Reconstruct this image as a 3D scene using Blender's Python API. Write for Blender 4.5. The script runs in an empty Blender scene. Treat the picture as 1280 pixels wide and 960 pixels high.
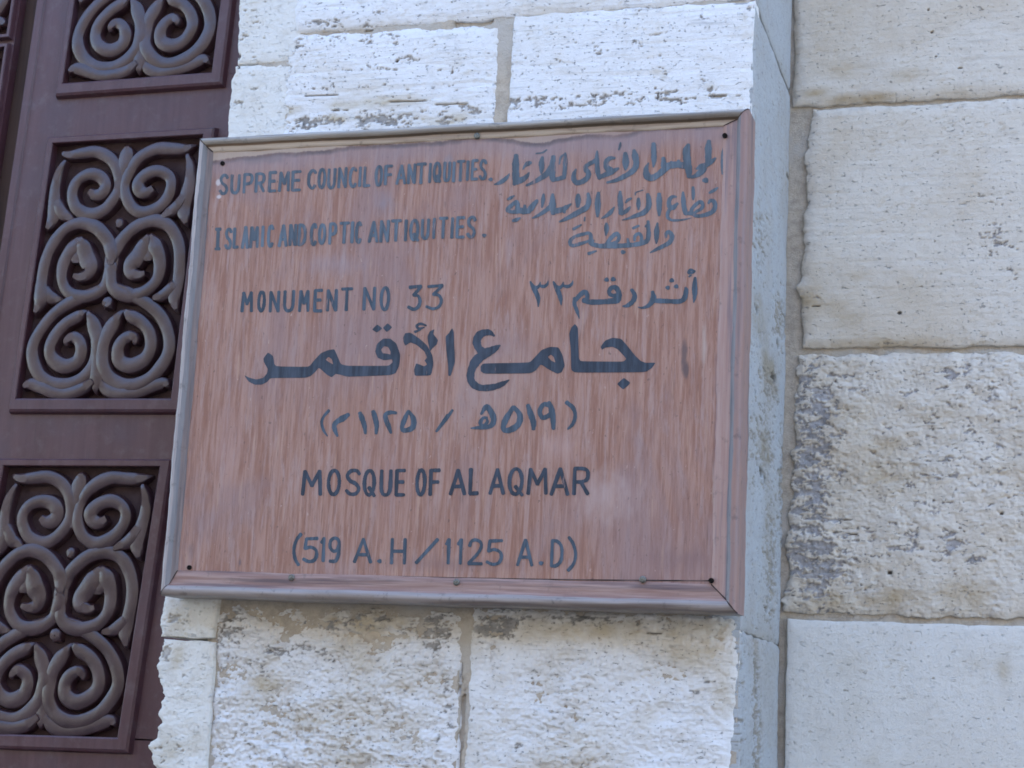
import bpy, math, random
import numpy as np
from mathutils import Vector, Matrix
from mathutils.geometry import tessellate_polygon

# ------------------------------------------------------------------ camera
ZO = 2.174                                   # height of the sign's centre above the street
CAM = np.array([0.92642, -2.65195, -0.57435])
YAW, PITCH, ROLL, F = -0.298334, 0.188517, 0.049427, 2150.0
SC = bpy.context.scene
COL = SC.collection

def cam_axes():
    cy, sy = math.cos(YAW), math.sin(YAW); cp, sp = math.cos(PITCH), math.sin(PITCH)
    cr, sr = math.cos(ROLL), math.sin(ROLL)
    f = np.array([sy*cp, cy*cp, sp]); r0 = np.array([cy, -sy, 0.0]); u0 = np.cross(r0, f)
    return r0*cr+u0*sr, -r0*sr+u0*cr, f
RIGHT, UP, FWD = cam_axes()
cd = bpy.data.cameras.new('camera'); cam = bpy.data.objects.new('camera', cd); COL.objects.link(cam)
cd.sensor_width = 36.0; cd.lens = F/1280*36.0; cd.clip_start = 0.05; cd.clip_end = 500
M = Matrix(((RIGHT[0], UP[0], -FWD[0], CAM[0]), (RIGHT[1], UP[1], -FWD[1], CAM[1]),
            (RIGHT[2], UP[2], -FWD[2], CAM[2]+ZO), (0, 0, 0, 1)))
cam.matrix_world = M
SC.camera = cam

# ------------------------------------------------------------------ light
SUN_EL, SUN_ROT = math.radians(46), math.radians(14)     # the sun stands behind the building
w = bpy.data.worlds.new('World'); SC.world = w; w.use_nodes = True
nt = w.node_tree; bg = nt.nodes['Background']
sky = nt.nodes.new('ShaderNodeTexSky'); sky.sky_type = 'NISHITA'; sky.sun_disc = False
sky.sun_elevation = SUN_EL; sky.sun_rotation = SUN_ROT
sky.dust_density = .6; sky.ozone_density = 1.7
nt.links.new(sky.outputs[0], bg.inputs[0]); bg.inputs[1].default_value = 0.15
sl = bpy.data.lights.new('sun', 'SUN'); sl.energy = 3.0; sl.angle = math.radians(0.5); sl.color = (1, .93, .82)
so = bpy.data.objects.new('sun', sl); COL.objects.link(so)
sd = Vector((math.sin(SUN_ROT)*math.cos(SUN_EL), math.cos(SUN_ROT)*math.cos(SUN_EL), math.sin(SUN_EL)))
so.rotation_euler = (-sd).to_track_quat('-Z', 'Y').to_euler(); so.location = (0, 4, 9)
vs = SC.view_settings
vs.view_transform = 'Standard'; vs.look = 'None'; vs.gamma = 1.0; vs.exposure = 2.85
vs.use_curve_mapping = False
SC.cycles.filter_width = 1.7

# ------------------------------------------------------------------ helpers
def at(x, y, d):
    """photo pixel -> point of the wall plane Y = d (sign-centred coordinates)"""
    D = FWD + RIGHT*(x-640)/F - UP*(y-480)/F
    return CAM + D*((d-CAM[1])/D[1])
def at_x(x, y, X):
    D = FWD + RIGHT*(x-640)/F - UP*(y-480)/F
    return CAM + D*((X-CAM[0])/D[0])

def link(o, parent=None):
    COL.objects.link(o)
    if parent is not None: o.parent = parent
    return o
def tag(o, label=None, cat=None, group=None, kind=None):
    if label: o['label'] = label
    if cat: o['category'] = cat
    if group: o['group'] = group
    if kind: o['kind'] = kind
    return o
def empty(name, loc):
    o = bpy.data.objects.new(name, None); o.location = loc; o.empty_display_size = .05
    return link(o)
def mesh_obj(name, V, Fc, mat, parent=None, smooth=False, attrs=None, mat_idx=None):
    """V in sign-centred coordinates; the parent's own location is taken off"""
    V = np.asarray(V, float).copy(); V[:, 2] += ZO
    if parent is not None: V -= np.array(parent.location)
    me = bpy.data.meshes.new(name)
    if isinstance(Fc, np.ndarray):
        n = len(Fc); k = Fc.shape[1]
        me.vertices.add(len(V)); me.vertices.foreach_set('co', V.ravel())
        me.loops.add(n*k); me.loops.foreach_set('vertex_index', Fc.ravel().astype(np.int32))
        me.polygons.add(n); me.polygons.foreach_set('loop_start', np.arange(0, n*k, k, dtype=np.int32))
        try: me.polygons.foreach_set('loop_total', np.full(n, k, dtype=np.int32))
        except Exception: pass
        me.update(calc_edges=True)
    else:
        me.from_pydata([tuple(v) for v in V], [], Fc)
    for m in (mat if isinstance(mat, (list, tuple)) else [mat]): me.materials.append(m)
    if mat_idx is not None: me.polygons.foreach_set('material_index', mat_idx)
    if smooth: me.polygons.foreach_set('use_smooth', [True]*len(me.polygons))
    for k, a in (attrs or {}).items():
        at_ = me.attributes.new(k, 'FLOAT', 'POINT'); at_.data.foreach_set('value', np.asarray(a, np.float32))
    me.validate(); me.update()
    return link(bpy.data.objects.new(name, me), parent)

class MB:
    def __init__(s): s.v, s.f = [], []
    def add(s, V, Fc):
        n = len(s.v); s.v += [tuple(p) for p in V]; s.f += [tuple(i+n for i in q) for q in Fc]
    def box(s, a, b):
        x0, y0, z0 = a; x1, y1, z1 = b
        s.add([(x0,y0,z0),(x1,y0,z0),(x1,y1,z0),(x0,y1,z0),(x0,y0,z1),(x1,y0,z1),(x1,y1,z1),(x0,y1,z1)],
              [(0,3,2,1),(4,5,6,7),(0,1,5,4),(1,2,6,5),(2,3,7,6),(3,0,4,7)])
    def quad(s, *p): s.add(p, [(0,1,2,3)])
    def build(s, name, mat, parent=None, smooth=False): return mesh_obj(name, s.v, s.f, mat, parent, smooth)

# ---- numpy noise
def pnoise(x, y, seed):
    rs = np.random.RandomState(seed); g = rs.rand(256)*2*np.pi; p = rs.permutation(256)
    xi, yi = np.floor(x).astype(int), np.floor(y).astype(int); xf, yf = x-xi, y-yi
    def gr(ix, iy, dx, dy):
        a = g[p[(p[ix & 255]+iy) & 255]]; return np.cos(a)*dx+np.sin(a)*dy
    u, v = xf**3*(xf*(xf*6-15)+10), yf**3*(yf*(yf*6-15)+10)
    a = gr(xi, yi, xf, yf)*(1-u)+gr(xi+1, yi, xf-1, yf)*u
    b = gr(xi, yi+1, xf, yf-1)*(1-u)+gr(xi+1, yi+1, xf-1, yf-1)*u
    return (a*(1-v)+b*v)*1.5
def fbm(x, y, seed, octv=4, gain=.5):
    s, a, t = 0, 1, 0
    for i in range(octv):
        s = s+a*pnoise(x*2**i, y*2**i, seed+i*7); t += a; a *= gain
    return s/t
def sst(a, b, x):
    t = np.clip((x-a)/(b-a), 0, 1); return t*t*(3-2*t)

# ------------------------------------------------------------------ materials
class NT:
    def __init__(s, name, rough=.8, spec=.3):
        s.m = bpy.data.materials.new(name); s.m.use_nodes = True; s.t = s.m.node_tree
        s.b = s.t.nodes['Principled BSDF']; s.b.inputs['Roughness'].default_value = rough
        s.b.inputs['Specular IOR Level'].default_value = spec
        s.co = s.n('ShaderNodeTexCoord').outputs['Object']
    def n(s, k, **kw):
        nd = s.t.nodes.new(k)
        for a, v in kw.items(): setattr(nd, a, v)
        return nd
    def put(s, sock, v):
        if hasattr(v, 'is_output') or hasattr(v, 'links'): s.t.links.new(v, sock)
        else: sock.default_value = v
    def scale(s, sx, sy, sz, src=None):
        nd = s.n('ShaderNodeVectorMath', operation='MULTIPLY'); s.put(nd.inputs[0], src or s.co)
        nd.inputs[1].default_value = (sx, sy, sz); return nd.outputs[0]
    def noise(s, vec, scale=1, detail=4, rough=.55, dist=0):
        nd = s.n('ShaderNodeTexNoise'); s.put(nd.inputs['Vector'], vec)
        nd.inputs['Scale'].default_value = scale; nd.inputs['Detail'].default_value = detail
        nd.inputs['Roughness'].default_value = rough; nd.inputs['Distortion'].default_value = dist
        return nd.outputs['Fac']
    def vor(s, vec, scale):
        nd = s.n('ShaderNodeTexVoronoi'); s.put(nd.inputs['Vector'], vec); nd.inputs['Scale'].default_value = scale
        return nd.outputs['Distance']
    def ramp(s, f, a, b):
        nd = s.n('ShaderNodeMapRange', interpolation_type='SMOOTHSTEP'); s.put(nd.inputs['Value'], f)
        s.put(nd.inputs['From Min'], a); s.put(nd.inputs['From Max'], b); return nd.outputs[0]
    def math(s, op, a, b=0, c=None):
        nd = s.n('ShaderNodeMath', operation=op); s.put(nd.inputs[0], a); s.put(nd.inputs[1], b)
        if c is not None: s.put(nd.inputs[2], c)
        return nd.outputs[0]
    def mix(s, f, a, b, blend='MIX'):
        nd = s.n('ShaderNodeMix', data_type='RGBA', blend_type=blend); s.put(nd.inputs[0], f)
        for sk, v in ((nd.inputs[6], a), (nd.inputs[7], b)):
            s.put(sk, v if hasattr(v, 'links') else (*v, 1) if len(v) == 3 else v)
        return nd.outputs[2]
    def attr(s, name):
        nd = s.n('ShaderNodeAttribute'); nd.attribute_name = name; return nd.outputs['Fac']
    def xyz(s, src=None):
        nd = s.n('ShaderNodeSeparateXYZ'); s.put(nd.inputs[0], src or s.co); return nd.outputs
    def bump(s, h, strength=.4, dist=.002):
        nd = s.n('ShaderNodeBump'); s.put(nd.inputs['Height'], h); nd.inputs['Strength'].default_value = strength
        nd.inputs['Distance'].default_value = dist; s.t.links.new(nd.outputs[0], s.b.inputs['Normal'])
    def color(s, c): s.put(s.b.inputs['Base Color'], c if hasattr(c, 'links') else (*c, 1))
    def rough(s, v): s.put(s.b.inputs['Roughness'], v)

def stone_mat(name, base, warm, grey, streak=.5, speck=.5):
    t = NT(name, .92, .15)
    n1 = t.noise(t.co, 5, 5, .6, .4); n2 = t.noise(t.co, 38, 5, .65)
    hs = t.noise(t.scale(9, 9, 130), 1, 4, .6, .3)                    # bedding lines of the limestone
    c = t.mix(t.ramp(n1, .42, .68), base, warm)
    c = t.mix(t.math('MULTIPLY', t.ramp(n2, .5, .75), .35), c, tuple(x*.72 for x in warm))
    c = t.mix(t.math('MULTIPLY', t.ramp(hs, .56, .72), streak*.5), c, tuple(x*.66 for x in grey))
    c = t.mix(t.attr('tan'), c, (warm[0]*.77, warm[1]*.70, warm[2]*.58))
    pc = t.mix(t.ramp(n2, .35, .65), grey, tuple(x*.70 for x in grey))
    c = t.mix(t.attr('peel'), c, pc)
    pits = t.math('MAXIMUM', t.ramp(t.noise(t.scale(150, 150, 230), 1, 3, .6), .63, .71), t.math('MULTIPLY', t.ramp(t.noise(t.scale(60, 60, 150), 1, 4, .65), .63, .70), .8))
    c = t.mix(t.math('MULTIPLY', pits, speck), c, tuple(x*.4 for x in grey))  # dark flecks; the shade inside pits is put into the colour too
    c = t.mix(t.attr('dark'), c, tuple(x*.3 for x in grey))
    t.color(c)
    fine = t.noise(t.co, 260, 5, .7)
    h = t.math('ADD', t.math('MULTIPLY', fine, .5), t.math('MULTIPLY', hs, .7*streak))
    h = t.math('SUBTRACT', h, t.math('MULTIPLY', pits, .9))
    t.bump(h, .75, .004)
    return t.m
LIME = stone_mat('limewashed_stone', (.70,.70,.71), (.64,.615,.58), (.36,.345,.33), .7, .7)
BEIGE = stone_mat('limestone', (.63,.585,.52), (.575,.51,.425), (.40,.385,.385), .35, .6)
CLEANST = stone_mat('fresh_limestone', (.67,.66,.63), (.62,.60,.56), (.45,.43,.40), .12, .10)
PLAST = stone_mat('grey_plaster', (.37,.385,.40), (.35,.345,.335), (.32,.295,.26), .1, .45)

t = NT('mortar', .95, .1)
n = t.noise(t.co, 60, 6, .7); n2 = t.noise(t.co, 9, 3)
c = t.mix(t.ramp(n, .35, .7), (.50,.435,.355), (.36,.31,.255)); c = t.mix(t.ramp(n2, .45, .65), c, (.47,.435,.39))
c = t.mix(t.attr('dark'), c, (.05,.045,.04))
t.color(c); t.bump(t.noise(t.co, 300, 5, .7), .7, .004); MORTAR = t.m

# painted plywood of the board: grain runs up and down
t = NT('weathered_plywood', .62, .35)
X, Y, Z = t.xyz()
Z = t.math('SUBTRACT', Z, .4113)                # heights are measured from the middle of the board
g1 = t.noise(t.scale(115, 1, 7), 1, 7, .73, .4); g2 = t.noise(t.scale(300, 1, 30), 1, 5, .68, .3)
b1 = t.noise(t.scale(5, 1, 3.2), 1, 4, .6, .5); b2 = t.noise(t.scale(60, 1, 8), 1, 6, .72, .4)
c = t.mix(t.ramp(g1, .38, .62), (.248,.118,.082), (.350,.205,.160))
c = t.mix(t.math('MULTIPLY', t.ramp(b2, .48, .68), .6), c, (.36,.255,.235))
c = t.mix(t.math('MULTIPLY', t.ramp(b1, .48, .66), .55), c, (.245,.165,.165))
c = t.mix(t.math('MULTIPLY', t.ramp(g2, .53, .68), .48), c, (.15,.082,.07))
c = t.mix(t.math('MULTIPLY', t.ramp(t.noise(t.scale(95, 1, 7), 1.3, 3), .60, .72), .5), c, (.42,.27,.20))
chip = t.noise(t.scale(150, 1, 90), 1, 3, .6)
c = t.mix(t.math('MULTIPLY', t.ramp(chip, .655, .70), .55), c, (.09,.055,.05))
c = t.mix(t.math('MULTIPLY', t.ramp(t.noise(t.scale(130, 1, 60), 1.17, 4, .65), .66, .70), .6), c, (.46,.33,.28))
scr = t.noise(t.scale(420, 1, 5), 1, 3, .6); c = t.mix(t.math('MULTIPLY', t.math('MULTIPLY', t.ramp(scr, .655, .69), t.ramp(b1, .45, .6)), .7), c, (.10,.06,.055))
# water stain below the top rail and a sooty tide line with a wandering edge
fc = t.n('ShaderNodeFloatCurve'); cm = fc.mapping; cv = cm.curves[0]
tl_ = [(258,203),(300,198),(345,193),(400,190),(440,184),(500,181),(550,178),(597,173),(640,176),(672,180),(700,175),(735,170),(775,170),(810,161),(850,158),(905,157)]
tp = [(at(a, b, .013)[0]+.5, (at(a, b, .013)[2]-.3)/.1) for a, b in tl_]
cv.points[0].location = (0, tp[0][1]); cv.points[1].location = (1, tp[-1][1])
for a in tp: cv.points.new(*a)
cm.update(); t.put(fc.inputs['Value'], t.math('ADD', X, .5))
wav2 = t.noise(t.scale(60, 0, 30), 1, 4, .65)
zl = t.math('SUBTRACT', Z, t.math('MULTIPLY_ADD', fc.outputs[0], .1, t.math('MULTIPLY_ADD', wav2, .010, .295)))
tide = t.math('MULTIPLY', t.ramp(zl, -.009, -.001), t.math('SUBTRACT', 1, t.ramp(zl, .0005, .004)))
below = t.math('MULTIPLY', t.ramp(zl, -.05, -.008), t.math('SUBTRACT', 1, t.ramp(zl, -.004, .001)))
above = t.ramp(zl, 0, .004)
c = t.mix(t.math('MULTIPLY', below, .5), c, (.27,.22,.24))
c = t.mix(t.math('MULTIPLY', above, .8), c, t.mix(t.ramp(X, -.1, .45), (.40,.325,.265), (.30,.215,.20)))
c = t.mix(t.math('MULTIPLY', tide, t.math('MULTIPLY_ADD', t.noise(t.scale(14, 1, 8), 1, 3), 1.6, -.15)), c, (.085,.078,.09))
def spot(t, c, x, z, rx, rz, col, k=.9, soft=.5):
    dx = t.math('DIVIDE', t.math('SUBTRACT', X, x), rx); dz = t.math('DIVIDE', t.math('SUBTRACT', Z, z), rz)
    d = t.math('SQRT', t.math('ADD', t.math('MULTIPLY', dx, dx), t.math('MULTIPLY', dz, dz)))
    d = t.math('ADD', d, t.math('MULTIPLY_ADD', t.noise(t.scale(55, 1, 30), 1, 4), 1.4, -.7))
    return t.mix(t.math('MULTIPLY', t.math('SUBTRACT', 1, t.ramp(d, 1-soft, 1)), k), c, col)
BD = .013
def spx(px, py): p = at(px, py, BD); return p[0], p[2]
for px, py, rx, rz, col, k, soft in [
        (855, 443, .007, .036, (.13,.085,.08), .9, .7), (858, 462, .005, .02, (.10,.07,.07), .8, .7),
        (842, 735, .05, .012, (.10,.07,.085), .85, .9), (300, 725, .1, .018, (.20,.16,.18), .7, 1),
        (480, 255, .03, .03, (.24,.19,.205), .8, 1), (330, 200, .06, .012, (.16,.14,.155), .6, 1),
        (893, 610, .006, .05, (.46,.38,.33), .8, .9), (560, 200, .02, .012, (.24,.2,.215), .6, 1),
        (240, 690, .01, .02, (.17,.12,.12), .5, 1), (273, 228, .007, .008, (.55,.5,.5), .8, .6),
        (274, 246, .006, .005, (.55,.5,.5), .8, .6), (300, 703, .004, .01, (.12,.09,.1), .8, .8),
        (490, 600, .06, .09, (.29,.155,.13), .45, 1), (760, 620, .08, .06, (.44,.33,.305), .5, 1),
        (420, 330, .1, .03, (.29,.23,.245), .5, 1), (700, 560, .05, .04, (.44,.30,.27), .4, 1),
        (285, 560, .04, .12, (.38,.235,.205), .4, 1), (900, 500, .012, .25, (.17,.105,.115), .75, 1), (850, 700, .07, .03, (.20,.12,.115), .6, 1), (560, 705, .2, .018, (.20,.115,.105), .5, 1), (215, 640, .012, .2, (.18,.11,.105), .6, 1), (255, 300, .012, .2, (.20,.135,.135), .6, 1), (880, 430, .006, .06, (.42,.33,.29), .7, .9), (620, 480, .1, .1, (.36,.26,.235), .45, 1), (440, 520, .08, .1, (.30,.16,.12), .45, 1)]:
    x, z = spx(px, py); c = spot(t, c, x, z, rx, rz, col, k, soft)
t.color(c); t.rough(t.math('MULTIPLY_ADD', g1, .25, .45))
t.bump(t.math('ADD', t.math('MULTIPLY', g1, .6), t.math('MULTIPLY', g2, .5)), .6, .0018)
BOARD = t.m

def paint_mat(name, col, wear):
    t = NT(name, .6, .3)
    g = t.noise(t.scale(110, 1, 9), 1, 5, .65); p = t.noise(t.co, 14, 4, .6)
    c = t.mix(t.ramp(g, .35, .65), tuple(x*.8 for x in col), tuple(min(1, x*1.5+.012) for x in col))
    c = t.mix(t.math('MULTIPLY', t.ramp(p, .45, .7), .6), c, tuple(x*.72 for x in col))
    f = t.noise(t.scale(190, 1, 22), 1, 4, .7)
    gone = t.ramp(t.math('ADD', f, t.math('MULTIPLY', p, .35)), .86-wear, .96-wear)
    c = t.mix(t.math('MULTIPLY', gone, .7), c, (.27,.17,.155))
    t.color(c); t.bump(g, .25, .0008)
    return t.m
INK = paint_mat('blue_grey_paint', (.044,.064,.088), .06)
INKF = paint_mat('faded_blue_grey_paint', (.070,.092,.116), .09)
INKD = paint_mat('dark_blue_grey_paint', (.028,.038,.056), .03)

def wood_rail(name, a, b, d, rough=.5, along='x'):
    t = NT(name, rough, .45)
    sc = (7, 60, 160) if along == 'x' else (160, 60, 7)
    g = t.noise(t.scale(*sc), 1, 5, .65); p = t.noise(t.scale(*(x*.35 for x in sc)), 1, 4, .6)
    c = t.mix(t.ramp(g, .35, .68), a, b); c = t.mix(t.math('MULTIPLY', t.ramp(p, .50, .64), .8), c, d)
    k_ = t.noise(t.co, 45, 5, .7); c = t.mix(t.math('MULTIPLY', t.ramp(k_, .56, .70), .6), c, tuple(x*.45 for x in b))
    t.color(c); t.rough(t.math('MULTIPLY_ADD', p, .3, rough-.12)); t.bump(g, .4, .0012)
    return t.m
BEADX = wood_rail('weathered_moulding', (.29,.25,.235), (.22,.18,.16), (.11,.08,.07), .33, 'x')
BEADT = wood_rail('weathered_top_moulding', (.34,.31,.28), (.25,.225,.20), (.15,.125,.105), .5, 'x')
BEADZ = wood_rail('weathered_upright_moulding', (.37,.33,.32), (.27,.235,.23), (.17,.135,.13), .45, 'z')
BEADP = wood_rail('reddish_upright_moulding', (.26,.155,.13), (.22,.15,.145), (.125,.10,.11), .5, 'z')
INX = wood_rail('inner_moulding', (.22,.12,.095), (.32,.21,.175), (.075,.048,.052), .55, 'x')
INT = wood_rail('bare_inner_moulding', (.47,.38,.30), (.40,.33,.27), (.27,.20,.16), .6, 'x')
INL = wood_rail('shaded_inner_moulding', (.15,.125,.125), (.22,.165,.15), (.085,.07,.075), .55, 'z')  # dark tone holds the shade on the left rail's inner side
INR = wood_rail('reddish_inner_moulding', (.31,.185,.155), (.36,.24,.21), (.18,.13,.14), .55, 'z')

GROT = wood_rail('brown_groove_shade', (.15,.105,.07), (.20,.14,.10), (.08,.06,.045), .7, 'x')  # shadow line beneath the top bead put into the colour
GROL = wood_rail('grey_groove_shade', (.15,.145,.155), (.22,.20,.20), (.085,.08,.09), .6, 'z')  # shade along the upright beads' inner side put into the colour
t = NT('painted_door_wood', .42, .5)
g = t.noise(t.scale(40, 40, 3), 1, 5, .65, .4); p = t.noise(t.co, 7, 4, .6)
c = t.mix(t.ramp(g, .3, .7), (.056,.018,.025), (.080,.034,.042)); c = t.mix(t.math('MULTIPLY', t.ramp(p, .45, .7), .6), c, (.064,.036,.050))
dust = t.ramp(t.noise(t.co, 30, 5, .7), .5, .75); c = t.mix(t.math('MULTIPLY', dust, .4), c, (.12,.095,.10))
scr = t.ramp(t.noise(t.scale(220, 220, 6), 1, 4, .7), .62, .72); c = t.mix(t.math('MULTIPLY', scr, .5), c, (.022,.012,.014))
t.color(c); t.rough(t.math('MULTIPLY_ADD', p, .25, .3)); t.bump(t.math('ADD', g, t.noise(t.co, 120, 4)), .25, .0015); DOORM = t.m
t = NT('carved_door_wood', .45, .5)
p = t.noise(t.co, 18, 5, .65)
c = t.mix(t.ramp(p, .35, .7), (.034,.014,.018), (.056,.029,.033))
t.color(c); t.b.inputs['Specular IOR Level'].default_value = .65; t.rough(t.math('MULTIPLY_ADD', p, .3, .22)); t.bump(t.noise(t.co, 70, 5, .65), .45, .002); CARVE = t.m
t = NT('carving_ground', .8, .2)
p = t.noise(t.co, 25, 5, .65); c = t.mix(t.ramp(p, .4, .7), (.032,.017,.019), (.058,.036,.036)); t.color(c); t.bump(p, .4, .002); FIELD = t.m
t = NT('brown_gap_wood', .6, .3)
t.color(t.mix(t.ramp(t.noise(t.scale(50, 50, 4), 1, 4), .4, .7), (.06,.034,.026), (.035,.02,.018))); GAPM = t.m
t = NT('nail_steel', .45, .5); t.b.inputs['Metallic'].default_value = .6
t.color(t.mix(t.ramp(t.noise(t.co, 400, 3), .4, .65), (.16,.17,.16), (.10,.085,.07))); NAIL = t.m
t = NT('hole_black', .9, .1); t.color(t.mix(t.ramp(t.noise(t.co, 300, 3), .4, .7), (.006,.005,.005), (.02,.015,.012))); HOLE = t.m
t = NT('seam_shade', .9, .1); t.color(t.mix(t.ramp(t.noise(t.scale(20, 1, 20), 1, 3), .4, .7), (.03,.024,.024), (.13,.09,.085))); SEAM = t.m  # dark colour for the shade inside narrow gaps
t = NT('street_dust', .95, .1)
t.color(t.mix(t.ramp(t.noise(t.co, 2, 6, .65), .35, .7), (.24,.215,.185), (.17,.155,.135))); t.bump(t.noise(t.co, 30, 5), .5, .02); STREET = t.m

# ------------------------------------------------------------------ street (below the frame; it bounces daylight up)
def grid_sheet(name, x0, x1, y0, y1, nx, ny, z, mat):
    xs, ys = np.meshgrid(np.linspace(x0, x1, nx), np.linspace(y0, y1, ny))
    zs = z+.012*fbm(xs*.8, ys*.8, 5)
    V = np.stack([xs.ravel(), ys.ravel(), zs.ravel()], 1)
    i = np.arange(nx*ny).reshape(ny, nx)
    Fc = np.stack([i[:-1,:-1].ravel(), i[:-1,1:].ravel(), i[1:,1:].ravel(), i[1:,:-1].ravel()], 1)
    return mesh_obj(name, V, Fc, mat)
tag(grid_sheet('street', -60, 60, -60, 3, 120, 63, -ZO, STREET), 'dusty stone paved street in front of the mosque wall', kind='structure')

# unseen building added across the street to block the low sky
opp = tag(empty('sky_blocker', (0, -9, 0)), 'unseen plain brown building added across the street to block low sky light', 'building', kind='thing')
mb = MB(); mb.box((-14, -12, -ZO), (14, -8.6, 4.6)); mb.build('wall', STREET, opp)
mb = MB(); mb.box((-14.1, -12, 4.6), (14.1, -8.4, 4.85)); mb.build('cornice', STREET, opp)
# ------------------------------------------------------------------ masonry
PD, WD = .085, .52            # front of the pier, front of the set-back wall
RX = .4845                   # right flank of the pier
def px2(plane, pts):
    """blobs given by photo pixel, moved onto the surface"""
    out = []
    for px, py, rx, ry, s in pts:
        if plane == 'flank':
            p = at_x(px, py, RX); out.append((p[1], p[2], rx, ry, s))
        else:
            p = at(px, py, plane); out.append((p[0], p[2], rx, ry, s))
    return out
def blobs(U, V, bl):
    m = np.zeros_like(U)
    for u, v, ru, rv, s in bl: m = np.maximum(m, s*np.exp(-(((U-u)/ru)**2+((V-v)/rv)**2)))
    return m

def block(parent, plane, u, v, seed, mat, res=.002, amp=.0035, freq=9, lump=0, edge=.006, rag=.004, depth=.05,
          peel=(), peelbase=-.2, tan=(), dark=(), tanbase=0, label=None, groove=0, name='stone_block', ragl=None, crumb=.5):
    """one dressed stone: a dense relief sheet with worn edges and its four sides.
    u = (left at top, left at bottom, right at top, right at bottom); v = (bottom, top) or (bl, br, tl, tr)"""
    if len(v) == 2: v = (v[0], v[0], v[1], v[1])
    W = max(abs(u[2]-u[0]), abs(u[3]-u[1])); H = max(v[2]-v[0], v[3]-v[1])
    ru = res*(4 if plane == 'flank' else 1)
    nx, nz = max(8, int(W/ru)), max(8, int(H/res))
    s, q = np.meshgrid(np.linspace(0, 1, nx), np.linspace(0, 1, nz))
    U = (u[1]*(1-q)+u[0]*q)*(1-s)+(u[3]*(1-q)+u[2]*q)*s
    V = (v[0]*(1-s)+v[1]*s)*(1-q)+(v[2]*(1-s)+v[3]*s)*q
    # ragged outline
    wl = np.exp(-s*W/.02); wr = np.exp(-(1-s)*W/.02); wb = np.exp(-q*H/.02); wt = np.exp(-(1-q)*H/.02)
    rl = rag if ragl is None else ragl
    U = U+wl*rl*(fbm(V*11, V*0+seed*1.3, seed+1, 6, .62)*1.9-.5*sst(.25, .5, pnoise(V*19, V*0+seed, seed+16))+.3)+wr*rag*(fbm(V*9, V*0+seed*2.1, seed+2, 6, .55)*1.2-.6*sst(.3, .55, pnoise(V*17, V*0+seed, seed+17))-.2)
    V = V+wb*rag*(fbm(U*18, U*0+seed*.7, seed+3, 4)*1.6+.2)+wt*rag*(fbm(U*18, U*0+seed*.3, seed+4, 4)*1.6-.2)
    dl, dr, db, dt = s*W, (1-s)*W, q*H, (1-q)*H
    dd = np.minimum(np.minimum(dl, dr), np.minimum(db, dt))
    dd = np.maximum(dd+.004*fbm(U*40, V*40, seed+5, 3), 0)
    h = -edge*np.exp(-dd/(.006+.003*rag/.004))
    h = h+amp*fbm(U*freq, V*freq*1.3, seed+6, 5)
    h = h+.25*amp*fbm(U*60, V*110, seed+7, 3)
    if lump:                                         # weathered face: broken layers, hollows and crumbs
        q1 = fbm(U*11, V*19, seed+8, 5, .58)+.10*fbm(U*70, V*90, seed+18, 3); nq = q1*6
        ter = np.floor(nq)+sst(.55, .80, nq-np.floor(nq))
        area = sst(-.35, .35, fbm(U*6, V*6, seed+19, 3))
        lump = lump*(.3+.7*sst(0, .035, np.minimum(dl, dr)))
        h = h+lump*(.22*ter*(.4+.9*area)+.5*fbm(U*17, V*22, seed+20, 4, .6))
        pit = sst(.16, .42, fbm(U*48, V*75, seed+9, 3, .6)); h = h-lump*.42*pit*(.35+area)
        h = h+lump*.28*fbm(U*130, V*190, seed+21, 3, .6)
    if groove: h = h-groove*sst(.1, .5, pnoise(U*3+.8*fbm(U*8, V*8, seed+3, 2), V*75, seed+10))
    base = blobs(U, V, px2(plane, peel))
    pm = np.minimum(base, 1)*.66+peelbase+.12+.95*fbm(U*26, V*62, seed+11, 6, .70)+.25*fbm(U*130, V*210, seed+15, 2)
    pm = sst(.40, .48, pm)
    h = h-.0028*pm
    cr = sst(.10, .38, fbm(U*55, V*120, seed+22, 4, .65))*sst(-.1, .4, fbm(U*8, V*8, seed+23, 3))
    tm = np.clip(crumb*cr+blobs(U, V, px2(plane, tan))*(.75+.9*fbm(U*20, V*30, seed+12, 4))+tanbase*sst(-.1, .5, fbm(U*10, V*14, seed+13, 4)), 0, 1)
    dk = blobs(U, V, px2(plane, dark)); dk = sst(.45, .6, dk+.3*fbm(U*60, V*60, seed+14, 3))
    h = h-.006*dk
    if plane == 'flank': P = np.stack([RX+h, U, V], -1)
    else: P = np.stack([U, plane-h, V], -1)
    n = nx*nz; i = np.arange(n).reshape(nz, nx)
    Fc = np.stack([i[:-1,:-1].ravel(), i[:-1,1:].ravel(), i[1:,1:].ravel(), i[1:,:-1].ravel()], 1)
    rim = np.concatenate([i[0,:], i[1:,-1], i[-1,-2::-1], i[-2:0:-1,0]])
    pts = P.reshape(-1, 3); bk = pts[rim].copy()
    if plane == 'flank': bk[:, 0] = RX-depth
    else: bk[:, 1] = plane+depth
    k = n+np.arange(len(rim)); r2 = np.roll(rim, -1); k2 = np.roll(k, -1)
    Fs = np.stack([rim, k, k2, r2], 1)
    pts = np.concatenate([pts, bk]); z = np.zeros(len(bk))
    o = mesh_obj(name, pts, np.concatenate([Fc, Fs]), mat, parent, True,
                 {'peel': np.concatenate([pm.ravel(), pm.ravel()[rim]*.5]), 'tan': np.concatenate([tm.ravel(), z+.2]), 'dark': np.concatenate([dk.ravel(), z])})
    if label: o['label'] = label
    return o

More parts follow.
